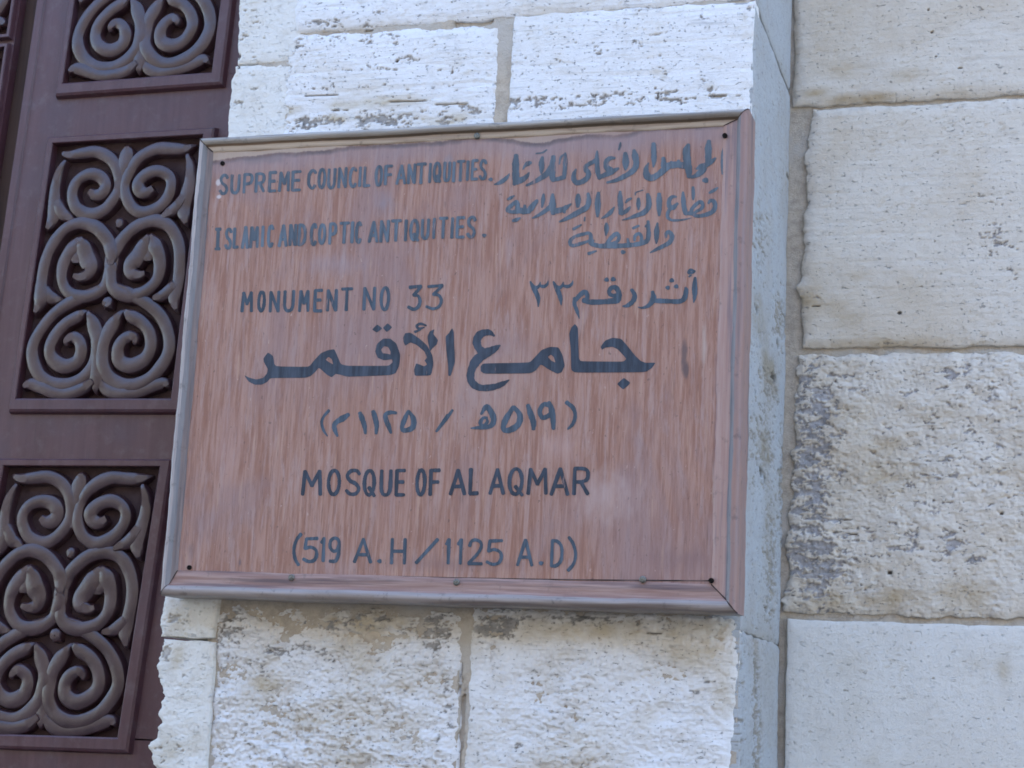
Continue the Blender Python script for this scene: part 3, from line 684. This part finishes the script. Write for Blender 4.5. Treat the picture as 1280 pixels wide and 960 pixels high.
# nails and screws
def disc(name, px, py, r, mat, bowl=False):
    x, z = spx(px, py); m = MB(); n = 14
    y0 = BD-.0035 if py > 715 or py < 172 else BD
    rings = [(1, y0+.003), (1, y0-.0012), (.75, y0-.0022), (0.35, y0-.0025)] if not bowl else [(1.1, y0+.002), (1.05, y0-.0026), (.9, y0-.0028), (.5, y0-.0027)]
    V = [(x+r*k*math.cos(2*math.pi*i/n), y, z+r*k*math.sin(2*math.pi*i/n)) for k, y in rings for i in range(n)]
    Fc = [(a*n+i, a*n+(i+1) % n, (a+1)*n+(i+1) % n, (a+1)*n+i) for a in range(3) for i in range(n)]+[tuple(range(3*n, 4*n))]
    m.add(V, Fc); return m.build(name, mat, sign)
for px, py in ((597,170.5),(365.5,722),(571.5,728),(804,724.5)): disc('nail', px, py, .0055, NAIL)
for px, py in ((278.5,204.5),(906.5,170.5),(237,709.5),(889.5,726)): disc('screw_hole', px, py, .0038, HOLE, True)  # raised black discs, painting in the dark inside each hole

# ---- lettering: brush strokes lying on the board
class Ink:
    def __init__(s): s.m = MB(); s.k = 0
    def lay(s):
        s.k += 1; return BD-.00035-.000012*s.k
    def ribbon(s, pts, smooth=True):
        """pts: (px, py, width px) in photo pixels, moved onto the board"""
        P = np.array(pts, float)
        if smooth and len(P) > 2:
            E_ = np.vstack([2*P[0]-P[1], P, 2*P[-1]-P[-2]]); Q = []
            for i in range(1, len(E_)-2):
                for k in range(6):
                    u = k/6; a, b, c_, d = E_[i-1], E_[i], E_[i+1], E_[i+2]
                    Q.append(.5*((2*b)+(-a+c_)*u+(2*a-5*b+4*c_-d)*u*u+(-a+3*b-3*c_+d)*u**3))
            Q.append(P[-1]); P = np.array(Q)
        elif len(P) == 2:
            P = np.array([P[0]*(1-u)+P[1]*u for u in np.linspace(0, 1, 7)])
        P[:, 2] = np.maximum(P[:, 2], .6)
        j = .05*np.sin(np.arange(len(P))*1.9+s.k)+.04*np.sin(np.arange(len(P))*.83+s.k*2); P[:, 2] *= 1+j
        T = np.gradient(P[:, :2], axis=0); T /= np.maximum(np.linalg.norm(T, axis=1), 1e-9)[:, None]
        N = np.stack([-T[:, 1], T[:, 0]], 1)
        y = s.lay(); dy = .000011
        def w3(p, yy): q = at(p[0], p[1], BD); return (q[0], yy, q[2])
        V, Fc = [], []; n = len(P)
        for i in range(n):
            yy = y-dy*i/n
            V += [w3(P[i, :2]+N[i]*P[i, 2]/2, yy), w3(P[i, :2]-N[i]*P[i, 2]/2, yy)]
        for i in range(n-1): Fc.append((2*i, 2*i+1, 2*i+3, 2*i+2))
        for e, sg in ((0, -1), (n-1, 1)):            # round brush ends
            r = P[e, 2]/2*.9; base = [2*e, 2*e+1]
            arc = [w3(P[e, :2]+N[e]*P[e, 2]/2*math.cos(a)+T[e]*sg*r*.8*math.sin(a), y-dy*e/n) for a in np.linspace(0, math.pi, 7)[1:-1]]
            k = len(V); V += arc
            Fc.append(tuple([2*e]+list(range(k, k+5))+[2*e+1]))
        s.m.add(V, Fc)
    def dot(s, x, y, d, rot=.6, n=9):
        yy = s.lay(); pts = []
        for i in range(n):
            a = 2*math.pi*i/n; rr = d/2*(1+.12*math.sin(3*a+s.k)); q = at(x+rr*math.cos(a), y+rr*.9*math.sin(a), BD); pts.append((q[0], yy, q[2]))
        s.m.add(pts, [tuple(range(n))])
    def poly(s, outer, holes=()):
        yy = s.lay(); loops = []
        for lp in (outer, *holes):
            P = np.array(lp, float); n = len(P); Q = []
            for i in range(n):                       # soften the traced outline a little
                a, b, c_ = P[i-1], P[i], P[(i+1) % n]
                Q += [b*.8+a*.2, b*.92+(a+c_)*.04, b*.8+c_*.2]
            loops.append([Vector((*[at(q[0], q[1], BD)[i] for i in (0, 2)], 0)) for q in Q])
        tri = tessellate_polygon(loops); flat = [p for l in loops for p in l]
        s.m.add([(p.x, yy, p.y) for p in flat], [tuple(t_) for t_ in tri])
    def build(s, mat, label):
        o = s.m.build('lettering', mat, sign); o['label'] = label; return o
    def build_words(s, mat, cuts, py, labels):
        """one mesh per word: cuts are the gaps between the words, in photo pixels along row py"""
        xs = [at(c_, py, BD)[0] for c_ in cuts]+[9]; lo = -9
        for hi, lab in zip(xs, labels):
            m = MB(); ren = {}
            for f in s.m.f:
                cx = sum(s.m.v[i][0] for i in f)/len(f)
                if lo <= cx < hi:
                    for i in f:
                        if i not in ren: ren[i] = len(m.v); m.v.append(s.m.v[i])
                    m.f.append(tuple(ren[i] for i in f))
            lo = hi
            if m.f: m.build('lettering', mat, sign)['label'] = lab
def crop(ox, oy, sc):
    return lambda pts, k=1.0: [(ox+p[0]/sc, oy+p[1]/sc, *([p[2]/sc*k] if len(p) > 2 else [])) for p in pts]

EL = [(.5+.43*math.sin(a), .5+.5*math.cos(a)) for a in np.linspace(0, 2*math.pi, 17)]
PB = [(.1,1),(.55,1),(.85,.93),(.93,.75),(.85,.56),(.55,.48),(.1,.47)]
G = {
 'S': [('c', [(.93,.84),(.72,.98),(.32,.97),(.08,.78),(.28,.57),(.7,.43),(.92,.22),(.7,.02),(.3,.02),(.04,.16)])],
 'U': [('c', [(.08,1),(.08,.5),(.12,.2),(.32,.02),(.68,.02),(.88,.2),(.92,.5),(.92,1)])],
 'P': [('l', [(.1,0),(.1,1)]), ('c', PB)],
 'R': [('l', [(.1,0),(.1,1)]), ('c', PB), ('l', [(.5,.47),(.95,0)])],
 'E': [('l', [(.1,0),(.1,1)]), ('l', [(.1,1),(.92,1)]), ('l', [(.1,.53),(.8,.53)]), ('l', [(.1,0),(.95,0)])],
 'F': [('l', [(.1,0),(.1,1)]), ('l', [(.1,1),(.95,1)]), ('l', [(.1,.52),(.88,.52)])],
 'M': [('l', [(.05,0),(.13,1)]), ('l', [(.13,1),(.5,.38)]), ('l', [(.5,.38),(.87,1)]), ('l', [(.87,1),(.95,0)])],
 'N': [('l', [(.08,0),(.08,1)]), ('l', [(.08,1),(.92,0)]), ('l', [(.92,0),(.92,1)])],
 'C': [('c', [(.95,.86),(.7,1),(.38,.96),(.12,.75),(.08,.5),(.12,.25),(.38,.04),(.7,0),(.95,.14)])],
 'O': [('c', EL)],
 'Q': [('c', EL), ('l', [(.5,.3),(.98,-.04)])],
 'I': [('l', [(.5,0),(.5,1)])],
 'J': [('l', [(.5,0),(.5,1)]), ('l', [(.1,1),(.9,1)]), ('l', [(.1,0),(.9,0)])],      # I with bars
 'L': [('l', [(.1,1),(.1,0)]), ('l', [(.1,0),(.95,.02)])],
 'A': [('l', [(.03,0),(.5,1)]), ('l', [(.5,1),(.97,0)]), ('l', [(.2,.32),(.8,.32)])],
 'T': [('l', [(.5,0),(.5,1)]), ('l', [(0,1),(1,1)])],
 'D': [('l', [(.1,0),(.1,1)]), ('c', [(.1,1),(.5,.98),(.85,.8),(.94,.5),(.85,.2),(.5,.02),(.1,0)])],
 'H': [('l', [(.1,0),(.1,1)]), ('l', [(.9,0),(.9,1)]), ('l', [(.1,.5),(.9,.5)])],
 '1': [('l', [(.6,0),(.6,1)]), ('l', [(.6,1),(.05,.8)])],
 '2': [('c', [(.08,.75),(.2,.94),(.5,1),(.85,.9),(.9,.68),(.65,.42),(.3,.18),(.06,.02)]), ('l', [(.06,.01),(.98,.01)])],
 '3': [('l', [(.1,.97),(.95,1)]), ('l', [(.95,.98),(.42,.62)]), ('c', [(.42,.62),(.75,.58),(.92,.36),(.8,.1),(.45,0),(.04,.1)])],
 '5': [('l', [(.92,1),(.2,.98)]), ('l', [(.2,.98),(.12,.56)]), ('c', [(.12,.56),(.5,.62),(.86,.5),(.92,.25),(.75,.05),(.4,0),(.05,.1)])],
 '9': [('c', [(.9,.72),(.75,.5),(.4,.45),(.12,.62),(.15,.88),(.5,1),(.85,.9),(.92,.6),(.88,.3),(.65,.04),(.15,.02)])],
 '(': [('c', [(.9,1.18),(.35,.9),(.1,.5),(.3,.1),(.75,-.16)])],
 ')': [('c', [(.1,1.16),(.6,.9),(.92,.5),(.75,.12),(.15,-.16)])],
 '/': [('l', [(.0,0),(1,1)])],
}
def line(ink, items, top, bot, wd, jit=3):
    """items: (char, x0, x1); top/bot: ((x, y), (x, y)) guide lines in photo pixels"""
    rnd = random.Random(jit)
    def g(l, x): (xa, ya), (xb, yb) = l; return ya+(yb-ya)*(x-xa)/(xb-xa)
    for ch, x0, x1 in items:
        if ch == '.': ink.dot(x0, x1, wd*1.45); continue
        xa, xb = x0+wd*.35, x1-wd*.35
        if xb-xa < 2: xa, xb = (x0+x1)/2-1, (x0+x1)/2+1
        dt, db = rnd.uniform(-.7, .7), rnd.uniform(-.7, .7)
        for kind, pts in G[ch]:
            out = []
            for a, b in pts:
                x = xa+(xb-xa)*a; t_, bb = g(top, x)+wd*.45+dt, g(bot, x)-wd*.45+db
                x += -(bb-t_)*0+ (b-.5)*1.2
                out.append((x, bb+(t_-bb)*b, wd*rnd.uniform(.9, 1.1)))
            ink.ribbon(out, kind == 'c')

k = Ink()
line(k, [('S',274,286),('U',287.5,301),('P',303,317),('R',318,332),('E',335,346.5),('M',348,363),('E',363.5,377.5),
         ('C',384,396),('O',397,408),('U',409,420.5),('N',422,434.5),('C',436,446.5),('I',447.5,453),('L',454,464),
         ('O',468.5,479),('F',480,491.5),('A',495,508.5),('N',509,520.5),('T',520.5,533),('I',535.5,540),('Q',541,552),('U',554,564),('I',565,570),('T',570.5,581.5),('I',582.5,587),('E',588.5,598.5),('S',599,609),('.',613.5,224.5)],
     ((275,218),(600,199.5)), ((275,244),(600,226)), 3.8, 3)
k.build(INKF, 'faded top line reading SUPREME COUNCIL OF ANTIQUITIES')
k = Ink()
line(k, [('J',268,277),('S',281,290.5),('L',291,299.5),('A',302,311.5),('M',312,324),('I',326,331),('C',334,342.5),
         ('A',348,360),('N',361,371.5),('D',372,383.5),('C',387.5,396.5),('O',397.5,408),('P',410.5,421.5),('T',424,437),('I',438.5,442.5),('C',444,452.5),
         ('A',460.5,473.5),('N',474.5,487.5),('T',488.5,502),('I',505.5,509.5),('Q',511.5,524.5),('U',526,537.5),('I',540.5,545),('T',548.5,560),('I',563.5,567.5),('E',569.5,582),('S',583.5,595.5),('.',605.5,294.5)],
     ((275,284.5),(590,270)), ((275,312.5),(590,298)), 4.0, 5)
k.build(INKF, 'second line reading ISLAMIC AND COPTIC ANTIQUITIES')
k = Ink()
line(k, [('M',301,317),('O',321.5,332.5),('N',336,350.5),('U',353.5,369),('M',373,387.5),('E',391.5,404),('N',407.5,422.5),('T',426,441),('N',453,470.5),('O',474.5,488),('3',509,528),('3',531.5,555)],
     ((305,364.5),(545,355.5)), ((305,391.5),(545,388)), 4.1, 7)
k.build_words(INK, [447, 498], 375, ['painted word MONUMENT', 'painted word NO', 'painted number 33'])
k = Ink()
line(k, [('M',376,404),('O',408,427),('S',431,452),('Q',453,470.5),('U',474,491),('E',493,508),('O',519,533.5),('F',535.5,551),('A',561.5,583.5),('L',585.5,599.5),('A',611,632),('Q',634,655.5),('M',658,686),('A',687.5,712.5),('R',714.5,738)],
     ((380,587),(735,583.5)), ((380,620.5),(735,619.5)), 4.8, 9)
k.build(INKD, 'line reading MOSQUE OF AL AQMAR')
k = Ink()
line(k, [('(',365,378),('5',377.5,399),('1',400,408),('9',409.5,426.5),('A',441.5,466),('.',474.5,701.5),('H',486.5,509.5),('/',519.5,548),('1',556,564.5),('1',571,580),('2',584,604.5),('5',606.5,630),('A',645.5,667.5),('.',676.5,704),('D',687,705),(')',708,722)],
     ((380,671),(690,674)), ((380,703.5),(690,709)), 4.3, 11)
k.build_words(INK, [433, 514.5, 552, 638], 690, ['painted bracket and year 519', 'painted letters A.H', 'painted slash in the bottom line', 'painted year 1125', 'painted letters A.D and closing bracket'])

# Arabic top lines
def rib(ink, cr, strokes, kk=1.0):
    for st in strokes:
        if len(st) == 1: p = cr(st, kk)[0]; ink.dot(*p)
        else: ink.ribbon(cr(st, kk))
k = Ink()
ca, cb, cc = crop(600, 160, 12.8), crop(680, 160, 10.667), crop(790, 150, 9.792)
rib(k, ca, [[(230,905,20),(310,880,60),(390,830,70),(440,780,52),(472,728,10)],
            [(580,440,70),(572,560,108),(572,700,112),(572,840,108),(545,905,50)], [(590,860,105),(690,820,90),(750,770,66),(788,712,22)],
            [(688,664,20),(715,612,42),(772,566,80),(815,556,50)],
            [(1000,468,46),(985,560,88),(988,640,84),(982,725,34)], [(1190,450,44),(1168,540,80),(1140,640,100),(1060,740,92),(960,810,80),(860,868,58),(740,922,34)],
            [(1165,600,90),(1160,750,100),(1172,845,60)], [(900,410,26),(1000,395,28),(1070,350,26)]])
rib(k, cb, [[(122,382,50),(112,500,78),(106,600,84),(112,682,66)], [(105,690,48),(180,682,58),(272,655,58)], [(285,335,26),(285,420,58),(280,540,58),(268,660,54)], [(280,345,20),(225,392,30),(205,482,20)],
            [(428,550,22),(400,620,58),(400,690,70),(440,730,70),(510,716,70),(578,664,70),(594,602,70),(562,560,68),(556,520,60),(600,482,56),(660,450,56),(700,422,56)],
            [(710,308,22),(705,400,58),(710,500,64),(720,600,64),(742,668,54)], [(735,664,58),(820,622,64),(890,592,76),(992,538,34)], [(944,400,34),(872,408,60),(830,460,68),(840,530,80),(895,562,80)],
            [(1085,338,52),(1090,420,90),(1090,500,80),(1085,562,26)], [(1200,298,44),(1215,370,88),(1232,470,80),(1206,550,80),(1130,612,70),(1040,662,64),(950,702,50),(842,728,30)], [(1022,196,22),(1014,242,34),(998,292,20)]])
rib(k, cc, [[(1152,278,26),(1130,370,58),(1115,480,58),(1110,590,44),(1104,664,16)], [(942,258,44),(935,340,84),(935,430,80),(930,530,66)], [(1022,468,26),(970,512,58),(910,550,60),(850,572,70),(786,602,22)],
            [(880,590,80),(840,642,78),(780,682,52),(728,702,36)], [(900,740,78)], [(692,302,44),(668,380,94),(674,480,94),(690,580,90),(702,694,64)],
            [(640,560,80),(560,548,80),(480,555,84),(420,572,88)], [(385,468,46),(392,560,84)], [(202,528,20),(174,600,58),(184,680,90),(240,712,80),(320,672,74),(390,612,80),(435,572,80)],
            [(265,292,54),(268,400,70),(270,500,60),(262,578,18)], [(570,500,40),(572,560,50)], [(482,515,40),(480,560,50)]])
k.build(INKF, 'first Arabic line in blue grey brush script at the top right')
k = Ink()
cd_, ce, cf = crop(620, 230, 10.667), crop(720, 225, 12.8), crop(810, 225, 12.8)
rib(k, cf, [[(982,208,34),(1050,170,56),(1118,122,24)], [(968,372,36),(1000,332,58),(1050,342,70),(1075,412,74),(1040,502,74),(940,552,70),(820,577,60),(735,568,56)],
            [(700,530,56),(700,470,58),(770,392,60),(840,352,64),(878,402,60),(850,462,58),(780,502,50),(715,552,56)], [(720,115,44),(725,220,60),(722,315,34)],
            [(560,195,34),(565,300,74),(575,420,80),(602,535,76)], [(596,542,58),(695,530,68)],
            [(458,270,24),(390,270,58),(340,330,70),(345,420,80),(400,442,80),(474,376,44)], [(372,440,70),(326,510,58),(315,590,58),(370,640,44),(480,646,38),(600,630,26),(692,608,10)],
            [(180,226,64),(180,330,94),(180,450,84),(180,566,46)]])
rib(k, ce, [[(1148,226,54),(1165,320,88),(1160,430,88),(1090,520,84),(960,572,68),(850,612,42),(742,642,16)], [(1000,296,44),(1000,380,74),(1000,474,30)], [(950,240,24),(962,200,20),(1072,162,18)],
            [(708,186,44),(705,300,84),(715,420,88),(720,535,74)], [(728,542,58),(800,502,68),(850,452,48),(868,426,16)], [(796,366,26),(832,320,48),(886,294,34)],
            [(405,618,16),(490,572,58),(560,512,68),(614,434,22)], [(362,206,52),(350,320,88),(350,440,94),(345,586,42)]])
rib(k, cd_, [[(1228,128,40),(1240,220,68),(1210,310,74),(1110,372,74),(1000,432,64),(900,482,44),(846,506,20)], [(1095,146,54),(1095,220,78),(1090,304,42)], [(1186,446,22),(1180,494,22)],
             [(1002,268,24),(940,312,58),(880,342,70),(800,362,78)], [(930,290,30),(910,380,40)], [(756,136,34),(755,220,74),(755,310,94),(766,394,62)], [(722,312,68),(640,372,54),(560,422,44),(486,457,20)], [(636,136,30),(628,220,54),(614,314,20)],
             [(550,222,44),(500,282,74),(455,342,78)], [(445,362,66),(380,362,86),(300,352,78)], [(292,332,76),(276,240,54),(205,290,52),(158,342,62),(200,372,48),(292,372,56)], [(385,288,36),(385,370,66)],
             [(156,208,26),(190,190,44),(244,158,20)], [(226,492,40),(270,480,54),(324,452,20)]])
k.build(INKF, 'second Arabic line in blue grey brush script')
k = Ink()
cg = crop(700, 270, 8.533)
rib(k, cg, [[(1128,228,26),(1135,182,38),(1170,176,48),(1195,222,50),(1170,280,50),(1100,322,44),(1030,356,38),(962,392,12)], [(1040,76,20),(1032,150,54),(1030,220,54),(1028,294,18)],
            [(940,58,34),(942,130,42),(945,200,50),(930,262,50),(880,290,50),(800,305,50),(700,315,50),(600,320,54),(500,320,54),(420,320,50),(335,298,46)], [(912,112,24),(935,96,30)],
            [(795,262,28),(800,216,36),(840,188,36),(868,218,36),(870,272,38)], [(722,242,24),(732,302,40)], [(778,132,28),(842,104,26)], [(674,386,54)],
            [(500,302,48),(540,240,44),(600,192,48),(630,222,38),(610,272,38),(540,302,38)], [(495,80,28),(497,130,54),(495,172,38),(490,208,16)],
            [(338,300,40),(362,258,14)], [(332,292,58),(320,190,38),(240,196,38),(150,226,34),(108,272,44),(130,316,38),(220,296,38),(304,268,26)], [(142,142,32),(228,94,20)], [(306,402,36),(388,374,20)]])
k.build(INKF, 'short third Arabic line in blue grey brush script')
k = Ink()
ch = crop(650, 330, 5.333)
for dx in (0, 153):
    e = dx/153
    rib(k, ch, [[(70+dx,118,12),(86+dx,152,28),(108+dx-e*2,192,34),(122+dx-e*4,232,28),(122+dx,284-10*e,8)], [(92+dx,150,20),(112+dx,158,24),(130+dx,142,18),(136+dx,120,6)], [(128+dx,144,18),(160+dx+8*e,150,24),(182+dx+10*e,134,18),(188+dx+12*e,112,6)]])
rib(k, ch, [[(655,242,40),(560,252,36),(470,254,36),(425,242,34)], [(372,238,28),(402,206,32),(434,186,32),(450,216,30),(440,248,30)], [(366,230,28),(364,270,26),(380,312,25),(396,364,6)],
            [(600,205,26),(594,182,28),(612,158,30),(642,160,34),(660,196,36),(654,240,38),(610,250,36)], [(598,202,26),(625,212,26),(652,204,24)], [(578,105,34)], [(622,102,36)],
            [(745,172,22),(765,210,32),(752,250,32),(715,278,26),(686,282,10)], [(884,186,22),(890,232,40),(860,275,28),(820,292,17),(788,288,6)], [(888,245,32),(980,248,32),(1060,250,32),(1095,230,34),(1108,180,32),(1104,158,16)],
            [(985,158,32)], [(1042,150,32)], [(1012,110,34)], [(1168,92,18),(1165,150,36),(1165,210,30),(1158,258,6)], [(1166,50,14),(1138,40,20),(1124,60,18),(1160,58,12)], [(1128,84,14),(1142,74,10)]])
k.build(INK, 'Arabic line with the monument number')
# big title line
k = Ink()
c5, c6 = crop(290, 330, 4.571), crop(560, 330, 3.765)
k.poly(c5([(70,635),(100,650),(140,660),(180,650),(200,625),(205,600),(182,560),(180,540),(205,505),(235,525),(245,585),(440,588),(470,550),(510,508),(550,492),(585,487),(600,520),(622,572),(660,582),(895,582),(918,562),(914,544),
           (870,551),(832,536),(818,500),(830,455),(865,426),(905,426),(940,455),(962,520),(956,580),(936,624),(905,636),(660,645),(620,633),(592,628),(570,648),(545,635),(497,592),(475,618),(450,641),(420,651),(220,652),(200,676),(170,690),(130,690),(95,672)]),
       [c5([(852,490),(868,470),(892,474),(906,500),(906,518),(886,512),(862,510)]), c5([(535,547),(552,530),(572,546),(578,574),(556,562)])])
k.poly(c5([(800,375),(830,345),(860,368),(828,392)])); k.poly(c5([(862,365),(890,338),(916,362),(885,390)]))
k.poly(c5([(978,420),(990,395),(1020,392),(1070,425),(1115,465),(1145,520),(1152,570),(1138,637),(1045,640),(1040,605),(1052,568),(1075,575),(1098,585),(1116,575),(1100,552),(1114,535),(1100,500),(1055,462),(1020,448),(990,468),(980,445)]))
k.poly(c5([(1158,372),(1150,400),(1178,435),(1170,460),(1148,480),(1132,500),(1120,445),(1117,415),(1130,385)]))
k.ribbon(c5([(1110,352,10),(1078,342,16),(1056,354,16),(1070,370,16),(1098,362,8)])); k.ribbon(c5([(1046,388,16),(1078,376,8)]))
k.poly(c5([(1258,365),(1240,395),(1220,415),(1225,500),(1235,580),(1236,640),(1250,640),(1275,560),(1270,460),(1268,390)]))
k.ribbon(c6([(218,338,10),(192,322,28),(155,330,36),(136,360,40),(144,395,36),(168,418,40)]))
k.ribbon(c6([(244,384,10),(215,402,34),(170,425,44),(130,460,44),(108,510,36),(112,555,36),(150,582,32),(210,580,30),(255,565,24),(288,546,6)]))
k.poly(c6([(165,468),(385,464),(408,440),(440,405),(480,390),(520,392),(540,430),(550,480),(535,510),(515,517),(480,500),(437,472),(415,500),(390,515),(172,517),(154,505),(154,482)]), [c6([(470,438),(485,426),(498,438),(506,464),(488,456)])])
k.poly(c6([(598,282),(612,300),(615,400),(617,445),(625,458),(825,460),(840,446),(800,402),(775,390),(740,394),(725,404),(718,390),(740,360),(775,347),(815,352),(840,380),(880,430),(905,455),(930,465),(978,464),(960,490),(930,510),(600,512),(580,500),(578,400),(570,330),(580,300)]))
k.poly(c6([(795,565),(828,535),(860,560),(825,592)]))
k.build(INKD, 'large bold Arabic title in the middle of the board')
# Arabic dates
k = Ink()
c7, c8 = crop(360, 490, 6.4), crop(540, 490, 5.818)
rib(k, c7, [[(328,148,24),(284,200,22),(270,250,24),(288,312,22),(316,352,10)], [(484,180,30),(440,210,50),(390,240,40),(370,270,38),(378,310,36),(396,352,18)],
            [(576,168,32),(592,210,44),(612,270,38),(620,332,22)], [(682,156,34),(698,210,44),(710,270,38),(705,332,24)], [(866,168,24),(820,164,34),(782,182,36),(786,225,40),(808,280,38),(824,328,20)],
            [(966,150,20),(1005,220,44),(996,285,44),(935,308,40),(912,285,34),(935,215,40),(964,152,22)], [(1186,316,18),(1280,186,30)]])
rib(k, c8, [[(36,284,16),(96,206,26),(150,132,20)], [(358,160,18),(398,108,40),(440,165,44),(448,215,42),(420,250,34),(350,258,30),(284,264,10)], [(400,188,20),(372,190,22),(352,225,30),(372,246,24),(402,220,24),(398,190,14)],
            [(596,108,26),(640,170,42),(626,238,44),(562,278,44),(520,268,36),(534,206,44),(592,110,30)], [(698,96,30),(718,160,44),(738,220,42),(738,270,28)], [(856,96,34),(812,92,34),(784,140,34),(804,186,34),(850,172,36),(872,150,36)], [(850,78,30),(868,120,42),(880,190,42),(884,268,26)],
            [(980,76,32),(1026,116,32),(1042,170,26),(1026,230,28),(988,270,14)]])
k.build_words(INK, [541, 572], 525, ['Arabic year 1125 with opening bracket', 'slash between the two Arabic years', 'Arabic year 519 with closing bracket'])
# dark strip over the board, painting in the shade of its bottom seam
k = Ink()
k.ribbon([(300,717,.9),(420,719,1.2),(560,722,1.3),(700,724.5,1.6),(800,725.5,1.8),(888,726,1.6)])
k.ribbon([(890,727,1.5),(902,739,1.5),(913,750,1.0)]) if False else None
so_ = k.m.build('seam', SEAM, sign)
print('verts', sum(len(o.data.vertices) for o in bpy.data.objects if o.type == 'MESH'))
